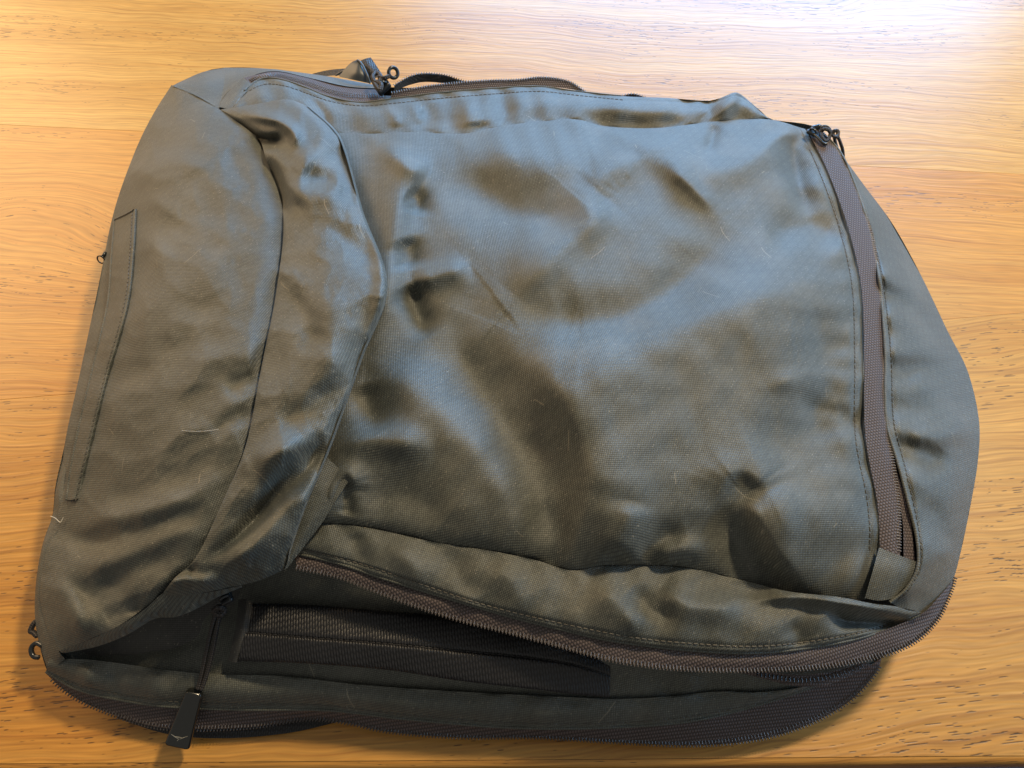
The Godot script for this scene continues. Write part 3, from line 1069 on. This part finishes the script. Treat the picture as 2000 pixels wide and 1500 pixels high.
	cloth("lower_side_strip", "near", [
		[560, 1016, .103, 640, 1023, .104, 720, 1031, .105, 850, 1059, .105, 960, 1076, .103, 1050, 1095, .1005, 1115, 1114, .098, 1180, 1105, .097, 1270, 1104, .095, 1350, 1110, .092, 1450, 1133, .088, 1540, 1155, .085, 1640, 1166, .084, 1700, 1178, .082, 1760, 1186, .077, 1798, 1196, .070],
		[570, 1050, .104, 700, 1072, .1055, 850, 1105, .104, 1000, 1140, .101, 1115, 1168, .098, 1250, 1182, .096, 1400, 1197, .092, 1520, 1210, .087, 1640, 1207, .083, 1740, 1202, .077, 1797, 1198, .070],
		[573, 1068, .102, 700, 1100, .1025, 820, 1140, .1, 950, 1182, .097, 1100, 1218, .093, 1240, 1245, .090, 1360, 1257, .087, 1480, 1262, .083, 1600, 1250, .079, 1700, 1230, .076, 1797, 1200, .069],
		hem], 230, 50, M.cloth, b, {group = "near", crumple = 1.0, turn = 0.35, noise = 0.9, pucker = [1.2, 1.0, 0, 0], reach = 0.25, freq = 16.0, groove = [[1, 0.87, 1.2, 0.04]]})
	hem("near", [0.0, 1.0, 1.0, 1.0], b)
	stitches("near", [0.01, 0.87, 0.99, 0.87], b, M.thread)
	cloth("side_zip_tape", "zipc", [
		[575, 1081, .0965, 660, 1101, .0975, 750, 1130, .0955, 880, 1170, .0925, 1000, 1205, .0895, 1100, 1230, .0865, 1200, 1252, .0835, 1350, 1270, .0795, 1480, 1275, .0755, 1600, 1262, .0725, 1700, 1240, .0695, 1796, 1201, .0665, 1836, 1163, .0600, 1861, 1133, .053],
		[578, 1096, .0965, 660, 1114, .097, 735, 1140, .095, 840, 1175, .0925, 950, 1208, .089, 1050, 1235, .086, 1150, 1260, .0835, 1325, 1288, .0785, 1440, 1293, .0755, 1550, 1288, .0725, 1650, 1272, .069, 1740, 1246, .066, 1800, 1212, .062, 1838, 1175, .058, 1863, 1130, .0525],
		[580, 1110, .095, 660, 1127, .095, 720, 1150, .093, 800, 1180, .0905, 900, 1212, .0875, 1000, 1237, .085, 1100, 1264, .082, 1200, 1291, .079, 1300, 1305, .076, 1400, 1310, .073, 1500, 1309, .070, 1600, 1304, .067, 1700, 1287, .063, 1780, 1258, .060, 1830, 1212, .056, 1857, 1155, .053, 1865, 1128, .052]],
		230, 14, M.tape, b, {tile = 1.0 / 0.013, turn = 0.3, noise = 0.4})
	teeth("zipc", [0.0, 0.985, 1.0, 0.985], M.teeth, b, 0.0019)
	teeth("zipc", [0.0, 0.90, 1.0, 0.90], M.teeth, b, 0.0019, 0.0003)
	# recessed side with the carry handle
	cloth("side_panel", "side", [
		[100, 1240, .040, 250, 1190, .044, 400, 1140, .052, 560, 1095, .070, 700, 1105, .073, 850, 1150, .071, 1000, 1190, .068, 1200, 1245, .063, 1400, 1275, .058, 1550, 1285, .055, 1700, 1265, .052],
		[100, 1265, .036, 250, 1250, .036, 420, 1235, .044, 600, 1235, .052, 800, 1262, .053, 1000, 1288, .052, 1200, 1315, .050, 1400, 1325, .048, 1550, 1320, .047, 1705, 1288, .047],
		[98, 1288, .034, 140, 1288, .036, 200, 1292, .037, 330, 1310, .038, 420, 1318, .039, 560, 1322, .039, 700, 1338, .039, 900, 1352, .038, 1100, 1362, .037, 1200, 1366, .037, 1300, 1362, .037, 1400, 1352, .038, 1500, 1352, .039, 1600, 1335, .040, 1708, 1296, .044]],
		200, 60, M.cloth, b, {group = "side", turn = 0.2, noise = 1.2})
	cloth("lower_edge_strip", "low", [
		[96, 1286, .036, 140, 1287, .039, 200, 1291, .04, 330, 1309, .041, 420, 1317, .042, 560, 1321, .042, 700, 1337, .042, 900, 1351, .041, 1100, 1361, .04, 1200, 1365, .04, 1300, 1361, .04, 1400, 1351, .041, 1500, 1351, .042, 1600, 1334, .043, 1708, 1295, .046],
		[92, 1300, .034, 145, 1314, .037, 215, 1330, .0375, 330, 1344, .038, 450, 1352, .0385, 600, 1354, .0385, 750, 1372, .038, 950, 1388, .037, 1130, 1394, .037, 1250, 1390, .037, 1370, 1376, .038, 1500, 1360, .040, 1610, 1330, .042, 1708, 1294, .046],
		[90, 1312, .028, 150, 1346, .026, 230, 1366, .025, 330, 1380, .025, 480, 1386, .025, 640, 1387, .025, 800, 1405, .024, 1000, 1421, .023, 1180, 1421, .024, 1350, 1408, .026, 1500, 1371, .031, 1640, 1321, .038, 1708, 1293, .044]],
		220, 30, M.cloth, b, {group = "low", turn = 0.1, noise = 0.9, pucker = [1.1, 0.9, 0, 0], reach = 0.3, freq = 15.0, groove = [[1, 0.84, 0.8, 0.05]]})
	hem("low", [0.0, 1.0, 1.0, 1.0], b)
	stitches("low", [0.02, 0.84, 0.97, 0.84], b, M.thread)
	cloth("bottom_zip_tape", "zipd", [
		[91, 1312, .0265, 150, 1345, .0245, 230, 1365, .0235, 330, 1379, .0235, 480, 1385, .0235, 640, 1386, .0235, 800, 1404, .0225, 1000, 1420, .0215, 1180, 1420, .0225, 1350, 1407, .0245, 1500, 1370, .0295, 1640, 1320, .0365, 1710, 1292, .0425],
		[90, 1316, .022, 130, 1352, .018, 180, 1380, .0155, 260, 1409, .0135, 340, 1424, .0125, 480, 1421, .0125, 600, 1404, .0135, 680, 1412, .0135, 760, 1429, .0115, 900, 1440, .0105, 1050, 1440, .0105, 1200, 1449, .0105, 1350, 1456, .0105, 1480, 1445, .0125, 1580, 1415, .0155, 1660, 1369, .0215, 1710, 1315, .031, 1722, 1286, .038]],
		230, 12, M.tape, b, {tile = 1.0 / 0.013, turn = 0.1, noise = 0.5})
	teeth("zipd", [0.01, 0.98, 0.99, 0.98], M.teeth, b, 0.0019)
	teeth("zipd", [0.01, 0.86, 0.99, 0.86], M.teeth, b, 0.0019, 0.0002)
	# inner zip peeping out at the right
	cloth("inner_zip_tape", "zipe", [
		[1440, 1306, .060, 1500, 1312, .057, 1560, 1318, .056, 1620, 1312, .056, 1690, 1294, .055],
		[1440, 1312, .054, 1500, 1328, .0525, 1560, 1341, .052, 1625, 1335, .052, 1705, 1298, .052]], 60, 8, M.tape, b, {tile = 1.0 / 0.013, noise = 0.0})
	teeth("zipe", [0.15, 0.5, 0.95, 0.4], M.black_teeth, b, 0.0021, 0.0012)
	# carry handle of black webbing
	cloth("carry_handle", "handle", [
		[472, 1178, .0600, 600, 1181, .066, 740, 1192, .068, 860, 1204, .066, 1000, 1234, .062, 1100, 1260, .058, 1192, 1291, .051],
		[473, 1184, .0625, 605, 1187, .0695, 745, 1199, .0715, 870, 1212, .0695, 1005, 1240, .0655, 1105, 1265, .061, 1192, 1296, .053],
		[475, 1226, .0625, 618, 1238, .0690, 758, 1249, .0710, 898, 1263, .0685, 1018, 1276, .0650, 1118, 1292, .060, 1192, 1314, .0525],
		[476, 1234, .0612, 620, 1246, .0675, 760, 1257, .0695, 900, 1271, .067, 1020, 1283, .0635, 1120, 1298, .059, 1192, 1320, .0515],
		[475, 1242, .0622, 620, 1253, .0685, 760, 1265, .0705, 900, 1280, .068, 1022, 1292, .0645, 1120, 1306, .0595, 1192, 1326, .0515],
		[467, 1284, .0570, 605, 1290, .0620, 760, 1303, .0630, 900, 1324, .061, 1045, 1341, .0575, 1120, 1350, .054, 1191, 1357, .0490],
		[464, 1291, .0530, 600, 1296, .0590, 760, 1309, .0600, 900, 1330, .058, 1050, 1347, .0545, 1120, 1356, .051, 1190, 1362, .047]], 160, 48, M.webbing, b, {tile = 1.0 / 0.0062, turn = 0.12, noise = 0.5})
	stitches("handle", [0.02, 0.5, 0.98, 0.5], b, M.black_thread, 0.0)
	cloth("handle_tab", "tab", [
		[466, 1172, .062, 480, 1170, .066, 493, 1176, .064],
		[462, 1212, .060, 476, 1212, .066, 488, 1214, .064],
		[452, 1262, .054, 466, 1262, .060, 478, 1264, .058],
		[444, 1292, .048, 458, 1294, .054, 470, 1294, .051]], 12, 40, M.lining, b, {noise = 0.4})
	cloth("back_strap", "strap", [
		[225, 1392, .006, 300, 1405, .005, 400, 1408, .004, 480, 1405, .004, 560, 1398, .004, 660, 1395, .004],
		[228, 1402, .004, 300, 1427, .003, 360, 1439, .0028, 430, 1442, .0028, 500, 1439, .0028, 580, 1429, .003, 660, 1410, .0035]], 60, 8, M.webbing, b, {tile = 1.0 / 0.0056, noise = 0.0})
	build_top_zip(b)
	build_hardware(b)
	build_body(b)
	build_lint()


func rev_rail(a: Array) -> Array:
	var out := []
	var n := a.size() / 3
	for i in n:
		var k := (n - 1 - i) * 3
		out.append_array([a[k], a[k + 1], a[k + 2]])
	return out


func teeth(key: String, line: Array, mat: Material, parent: Node, pitch: float, up_m := 0.0) -> void:
	var p := PackedVector3Array()
	for i in 161:
		var f := i / 160.0
		var q := on_panel(key, lerpf(line[0], line[2], f), lerpf(line[1], line[3], f))
		q.z += up_m
		p.append(q)
	many("zip_teeth", M.tooth_mesh, mat, frames(p, pitch), parent)


func build_top_zip(b: Node3D) -> void:
	cloth("zip_end_patch", "patch2", [
		[428, 209, .1035, 440, 186, .101, 475, 151, .0985],
		[442, 212, .1045, 462, 184, .103, 485, 159, .1],
		[457, 214, .1045, 470, 192, .103, 494, 167, .1]].map(rev_rail), 26, 14, M.cloth, b, {noise = 0.3, turn = 0.6})
	cloth("top_zip_tape", "zipf", [
		[476, 152, .0975, 500, 146, .095, 540, 140, .0935, 600, 152, .0935, 680, 171, .0935, 748, 175, .0935],
		[486, 160, .1, 506, 150, .0975, 540, 146, .0965, 600, 162, .0965, 670, 184, .0965, 748, 186, .097],
		[494, 168, .0985, 512, 157, .098, 540, 154, .0978, 600, 172, .0978, 650, 190, .0978, 700, 200, .098, 750, 196, .0985]], 90, 12, M.tape, b, {tile = 1.0 / 0.013, noise = 0.0})
	teeth("zipf", [0.02, 0.62, 1.0, 0.62], M.teeth, b, 0.0019, 0.0004)
	teeth("zipf", [0.02, 0.45, 1.0, 0.45], M.teeth, b, 0.0019, 0.0004)
	cloth("top_zip_tape", "zipg", [
		[765, 180, .101, 830, 168, .101, 900, 160, .101, 960, 156, .1, 1010, 155, .0995, 1060, 150, .0995, 1110, 158, .0985, 1142, 178, .0965],
		[763, 193, .0985, 850, 182, .0985, 960, 173, .0975, 1050, 169, .0965, 1100, 172, .0962, 1142, 180, .0955]], 100, 8, M.tape, b, {tile = 1.0 / 0.013, noise = 0.0})
	teeth("zipg", [0.0, 0.05, 1.0, 0.05], M.teeth, b, 0.0019, 0.0004)
	cloth("top_zip_tape", "ziph", [
		[770, 166, .094, 800, 149, .096, 830, 143, .0965, 870, 147, .096, 915, 160, .094, 990, 163, .092],
		[770, 178, .090, 800, 166, .090, 830, 160, .09, 870, 163, .09, 915, 170, .088, 990, 170, .088]], 70, 8, M.lining, b, {noise = 0.0})
	teeth("ziph", [0.0, 0.02, 0.8, 0.02], M.black_teeth, b, 0.0019, 0.0)
	cloth("top_zip_tape", "zipi", [
		[1205, 190, .092, 1235, 183, .094, 1260, 190, .092],
		[1205, 193, .09, 1235, 193, .09, 1260, 194, .09]], 20, 5, M.tape, b, {tile = 1.0 / 0.013, noise = 0.0})
	teeth("zipi", [0.0, 0.05, 1.0, 0.05], M.teeth, b, 0.0019, 0.0)


func local_frame(o: Node3D, at: Vector3, x_to: Vector3, up: Vector3) -> void:
	var x := (x_to - at).normalized()
	var z := x.cross(up).normalized()
	var y := z.cross(x).normalized()
	o.transform = Transform3D(Basis(x, y, z), at)


func rounded(w0: float, w1: float, l: float, r: float) -> PackedVector2Array:
	# outline along x from 0 to l, half widths w0 and w1, rounded corners
	var out := PackedVector2Array()
	var corners := [[Vector2(0, -w0), PI], [Vector2(l, -w1), -PI / 2], [Vector2(l, w1), 0.0], [Vector2(0, w0), PI / 2]]
	for c in corners:
		var q: Vector2 = c[0]
		var inn := Vector2(r if q.x == 0 else -r, r if q.y < 0 else -r)
		for k in 6:
			var a: float = c[1] + PI / 2 * k / 5.0
			out.append(q + inn + Vector2(cos(a), sin(a)) * r)
	return out


func build_hardware(b: Node3D) -> void:
	# long puller on its cord at the near side
	var top := spot(381, 1343, .041)
	var tip := spot(347, 1449, .016)
	var l := top.distance_to(tip)
	var puller := put("zip_puller", slab_mesh(rounded(0.0047, 0.0070, l, 0.0022), 0.0048, 0.0011), M.plastic, b)
	local_frame(puller, top + Vector3(0, -0.002, 0), tip + Vector3(0, -0.002, 0), Vector3(0.2, 0.8, 0.45).normalized())
	for bar in [[0.74, -0.0040, 0.83, 0.0003], [0.83, 0.0003, 0.77, 0.0052], [0.79, -0.0012, 0.80, 0.0030], [0.83, 0.0003, 0.87, 0.0010]]:
		var p0 := Vector3(bar[0] * l, 0.0049, bar[1])
		var p1 := Vector3(bar[2] * l, 0.0049, bar[3])
		put("stamped_mark", tube_mesh(PackedVector3Array([p0, p0.lerp(p1, 0.5), p1]), 0.00022, 6, 1.0, true), M.mark, puller)
	cord("zip_pull_cord", [424, 1192, .071, 414, 1225, .066, 402, 1280, .055, 392, 1325, .046, 386, 1347, .0425], 0.0013, M.cord, b)
	cord("zip_pull_cord", [432, 1192, .070, 424, 1225, .066, 413, 1280, .055, 401, 1325, .046, 392, 1348, .0425], 0.0013, M.cord, b)
	cord("cord_knot", [418, 1192, .074, 428, 1186, .077, 438, 1192, .074, 430, 1200, .074], 0.0017, M.cord, b, true)
	slider(b, spot(455, 1160, .084), spot(428, 1186, .075), 0.9)
	# slider, ring and knot on the top zip
	slider(b, spot(738, 182, .099), spot(768, 160, .104), 1.25)
	var ring := put("slider_ring", torus_mesh(0.0024, 0.0052), M.metal, b)
	ring.position = spot(768, 142, .105)
	ring.rotation_degrees = Vector3(52, 24, -14)
	cord("cord_knot", [735, 142, .104, 728, 150, .106, 733, 160, .106, 744, 156, .107, 742, 146, .106], 0.0017, M.cord, b, true)
	cord("cord_knot", [730, 160, .105, 736, 170, .106, 742, 176, .106, 744, 164, .107], 0.0019, M.cord, b, true)
	cord("zip_pull_cord", [738, 150, .106, 750, 152, .108, 762, 148, .108], 0.0016, M.cord, b)
	# strap adjuster behind it, seen edge on
	cloth("strap_buckle", "buckle", [
		[662, 150, .088, 672, 136, .092, 686, 122, .096, 697, 117, .097],
		[690, 156, .092, 696, 142, .096, 700, 127, .098, 700, 119, .098],
		[722, 163, .090, 717, 148, .094, 710, 132, .096, 702, 120, .097]], 24, 14, M.buckle, b, {noise = 0.0, tile = 10.0})
	cord("buckle_rim", [697, 117, .0985, 704, 122, .0985, 711, 133, .0975, 718, 149, .0955, 723, 164, .0915], 0.0009, M.buckle, b)
	cloth("shoulder_strap", "strap2", [
		[698, 122, .094, 712, 115, .096, 724, 112, .096],
		[712, 140, .093, 722, 132, .096, 735, 128, .095],
		[724, 162, .09, 735, 152, .093, 748, 148, .092]], 16, 16, M.webbing, b, {noise = 0.0, tile = 1.0 / 0.0056})
	cloth("shoulder_strap", "strap3", [
		[610, 144, .074, 640, 137, .076, 680, 133, .078],
		[616, 152, .073, 645, 148, .075, 685, 148, .077]], 16, 6, M.webbing, b, {noise = 0.0, tile = 1.0 / 0.0056})
	cord("strap_edge", [655, 148, .082, 668, 140, .085, 678, 136, .087], 0.0008, M.buckle, b)
	# slider and knotted cord at the far end of the front zip
	slider(b, spot(1578, 256, .102), spot(1604, 272, .102), 0.8)
	cord("metal_loop", [1585, 258, .103, 1597, 268, .104, 1608, 280, .104, 1616, 281, .104], 0.0011, M.metal, b)
	put("slider_knob", ball(0.0024, 0.0042), M.metal, b).transform = Transform3D(Basis(Vector3.FORWARD, 1.2), spot(1594, 250, .100))
	cord("cord_knot", [1603, 256, .103, 1607, 248, .105, 1616, 249, .105, 1622, 258, .104, 1619, 270, .103, 1611, 276, .103, 1606, 268, .104], 0.00135, M.cord, b, true)
	cord("cord_knot", [1602, 262, .102, 1608, 253, .106, 1618, 254, .106, 1624, 264, .103], 0.0013, M.cord, b)
	cord("cord_knot", [1626, 262, .103, 1629, 256, .105, 1636, 256, .105, 1636, 264, .104, 1631, 268, .104], 0.0014, M.cord, b, true)
	cord("zip_pull_cord", [1629, 266, .102, 1632, 280, .098, 1636, 294, .092, 1641, 306, .085], 0.0012, M.cord, b)
	cord("zip_pull_cord", [1635, 264, .102, 1641, 278, .098, 1646, 294, .092, 1647, 312, .085], 0.0012, M.cord, b)
	# small rings on the left end
	var r2 := put("metal_ring", torus_mesh(0.0023, 0.0033), M.metal, b)
	r2.position = spot(197, 507, .066)
	r2.rotation_degrees = Vector3(62, 0, 12)
	cord("ring_loop", [206, 492, .068, 203, 498, .068, 200, 502, .067], 0.0012, M.metal, b)
	cord("cord_loop", [84, 1262, .034, 72, 1256, .033, 63, 1262, .031, 61, 1272, .03, 66, 1282, .029, 78, 1284, .029], 0.0015, M.metal, b)
	cord("cord_loop", [76, 1210, .037, 66, 1218, .036, 60, 1232, .034, 66, 1236, .034, 74, 1244, .034], 0.0016, M.cord, b)


func ball(r: float, h: float) -> CapsuleMesh:
	var c := CapsuleMesh.new()
	c.radius = r
	c.height = h * 2.0
	return c


func slider(b: Node3D, at: Vector3, to: Vector3, k: float) -> void:
	var o := put("zip_slider", slab_mesh(rounded(0.0042 * k, 0.003 * k, 0.0095 * k, 0.0016 * k), 0.0030 * k, 0.0008), M.metal, b)
	local_frame(o, at, to, Vector3.UP)
	var arch := PackedVector3Array()
	for i in 9:
		var a := PI * i / 8.0
		arch.append(Vector3(0.0045 * k - cos(a) * 0.0032 * k, 0.0028 * k + sin(a) * 0.0022 * k, 0))
	put("slider_bridge", tube_mesh(arch, 0.0010 * k, 8), M.metal, o)


# the lower hull that closes the bag down to the table
func build_body(b: Node3D) -> void:
	var ring := [338, 167, .090, 345, 163, .079, 395, 141, .077, 440, 132, .075, 520, 134, .075, 620, 146, .076, 690, 158, .077, 755, 170, .080, 900, 172, .088, 1050, 169, .093, 1130, 179, .094, 1220, 188, .094, 1300, 191, .094, 1385, 197, .094, 1415, 188, .095, 1440, 181, .095, 1470, 203, .094, 1502, 232, .093, 1560, 240, .092, 1601, 252, .087, 1642, 300, .081, 1690, 365, .074, 1745, 440, .067, 1800, 540, .060, 1850, 645, .055, 1890, 725, .051, 1912, 820, .049, 1910, 900, .049, 1895, 990, .049, 1876, 1080, .049, 1862, 1130, .051, 1830, 1205, .05, 1780, 1250, .05, 1720, 1285, .037, 1708, 1315, .030, 1655, 1366, .021, 1575, 1408, .016, 1480, 1432, .014, 1350, 1436, .013, 1200, 1434, .013, 1000, 1426, .013, 800, 1412, .013, 640, 1394, .014, 480, 1396, .014, 330, 1396, .015, 240, 1388, .016, 160, 1360, .018, 110, 1330, .022, 91, 1308, .027, 76, 1255, .032, 68, 1200, .037, 71, 1130, .041, 84, 1060, .044, 103, 1005, .046, 108, 950, .049, 126, 870, .056, 158, 720, .060, 192, 560, .064, 222, 415, .068, 262, 300, .076, 298, 225, .082]
	ring.append_array([338, 167, .090])
	var loop := resample(smooth(points(ring), 4), 260, Vector3(1, 1, 200))
	var pos := PackedVector3Array()
	var uv := PackedVector2Array()
	var levels := [[0.0, 1.0], [0.012, 0.86], [0.03, 0.6], [0.06, 0.3], [0.10, 0.06], [0.16, 0.02]]
	for l in levels:
		for q in loop:
			var p := spot(q.x, q.y, q.z)
			var c := Vector3(0.0, p.y, -0.03)
			var o := p.lerp(c, l[0])
			o.y = maxf(p.y * l[1], 0.0015)
			pos.append(o)
			uv.append(Vector2(p.x * 60.0 + p.z * 60.0, o.y * 90.0))
	put("back_panel", grid_mesh(pos, uv, uv, loop.size(), levels.size()), M.cloth, b)
	# dark lining seen through open zips
	cloth("lining", "lining", [
		[450, 160, .082, 700, 185, .082, 1000, 190, .085, 1300, 215, .085, 1560, 260, .085],
		[320, 420, .09, 700, 420, .1, 1000, 420, .104, 1300, 420, .102, 1700, 460, .075],
		[280, 700, .085, 700, 700, .095, 1000, 700, .104, 1300, 700, .102, 1780, 760, .075],
		[220, 950, .068, 600, 950, .085, 1000, 950, .095, 1300, 950, .092, 1800, 1000, .07],
		[150, 1180, .045, 600, 1130, .06, 1000, 1160, .062, 1400, 1200, .057, 1770, 1180, .052],
		[140, 1320, .026, 600, 1360, .026, 1000, 1385, .026, 1400, 1370, .028, 1690, 1290, .038]], 60, 60, M.lining, b, {noise = 0.0})


func build_lint() -> void:
	var t := Node3D.new()
	t.name = "lint_thread"
	add_child(t)
	t.set_meta("label", "short curled white thread stuck on the left corner seam of the backpack")
	t.set_meta("category", "thread")
	cord("strand", [98, 1008, .058, 108, 1012, .060, 117, 1020, .0605, 121, 1016, .061, 124, 1010, .062], 0.00022, M.lint, t)
	var h := Node3D.new()
	h.name = "lint_hair"
	add_child(h)
	h.set_meta("label", "pale hair lying across the brown end pocket of the backpack")
	h.set_meta("category", "hair")
	var q := PackedVector3Array()
	for i in 9:
		var f := i / 8.0
		var best := Vector3(355 + 72 * f, 841 - 3 * f + 3 * sin(f * 3.0), 0)
		best.z = height_at("left", best.x, best.y) + 0.0008
		q.append(spot(best.x, best.y, best.z))
	put("strand", tube_mesh(q, 0.00012, 5), M.lint, h)


# ---------------------------------------------------------------- scene
func _ready() -> void:
	cam_f = 750.0 / tan(deg_to_rad(FOV / 2.0))
	var a := deg_to_rad(PITCH)
	fwd = Vector3(0, -sin(a), -cos(a))
	upv = Vector3(0, cos(a), -sin(a))
	cam_pos = Vector3(0, CAM_H, CAM_H / tan(a))
	var cam := Camera3D.new()
	cam.name = "camera"
	cam.position = cam_pos
	cam.rotation = Vector3(-a, 0, 0)
	cam.fov = FOV
	cam.near = 0.02
	cam.far = 30.0
	add_child(cam)
	cam.current = true
	var env := Environment.new()
	env.background_mode = Environment.BG_COLOR
	env.background_color = Color(0.22, 0.21, 0.19).linear_to_srgb()
	env.tonemap_mode = Environment.TONE_MAPPER_LINEAR
	env.tonemap_exposure = 1.07
	env.sdfgi_enabled = true
	env.ssao_enabled = true
	env.ssil_enabled = true
	var we := WorldEnvironment.new()
	we.name = "world_environment"
	we.environment = env
	add_child(we)
	# the window behind the table: cool daylight
	area("window_light", Vector3(0.5, 0.60, -1.75), Vector3(0.05, 0.05, -0.1), Vector2(1.6, 0.62), Color(0.50, 0.76, 1.0), 5.4)
	area("side_window_light", Vector3(1.8, 0.50, -0.15), Vector3(0.1, 0.05, 0.0), Vector2(0.9, 0.6), Color(0.62, 0.82, 1.0), 1.6)
	# warm light of the low sun on the right, small enough to draw shadows
	area("sun_patch_light", Vector3(0.85, 1.75, -0.70), Vector3(0.05, 0.05, 0.0), Vector2(0.16, 0.16), Color(1.0, 0.90, 0.74), 3.5)
	# soft warm light from the room on the left
	area("room_light", Vector3(-1.45, 0.95, -1.0), Vector3(-0.1, 0.05, 0.05), Vector2(1.1, 0.9), Color(1.0, 0.84, 0.64), 2.2)
	make_materials()
	build_table()
	rough_noise.seed = 8
	rough_noise.frequency = 0.012
	rough_noise.fractal_octaves = 2
	crease_noise.seed = 31
	crease_noise.frequency = 0.0048
	crease_noise.fractal_type = FastNoiseLite.FRACTAL_RIDGED
	crease_noise.fractal_octaves = 2
	crease_noise.domain_warp_enabled = true
	crease_noise.domain_warp_amplitude = 40.0
	crease_noise.domain_warp_frequency = 0.006
	make_folds()
	build_bag()


func area(called: String, at: Vector3, to: Vector3, size: Vector2, c: Color, e: float) -> void:
	var l := AreaLight3D.new()
	l.name = called
	l.area_size = size
	l.light_color = c
	l.light_energy = e
	l.shadow_enabled = true
	l.area_range = 12.0
	l.area_attenuation = 2.0
	add_child(l)
	l.look_at_from_position(at, to, Vector3.UP)
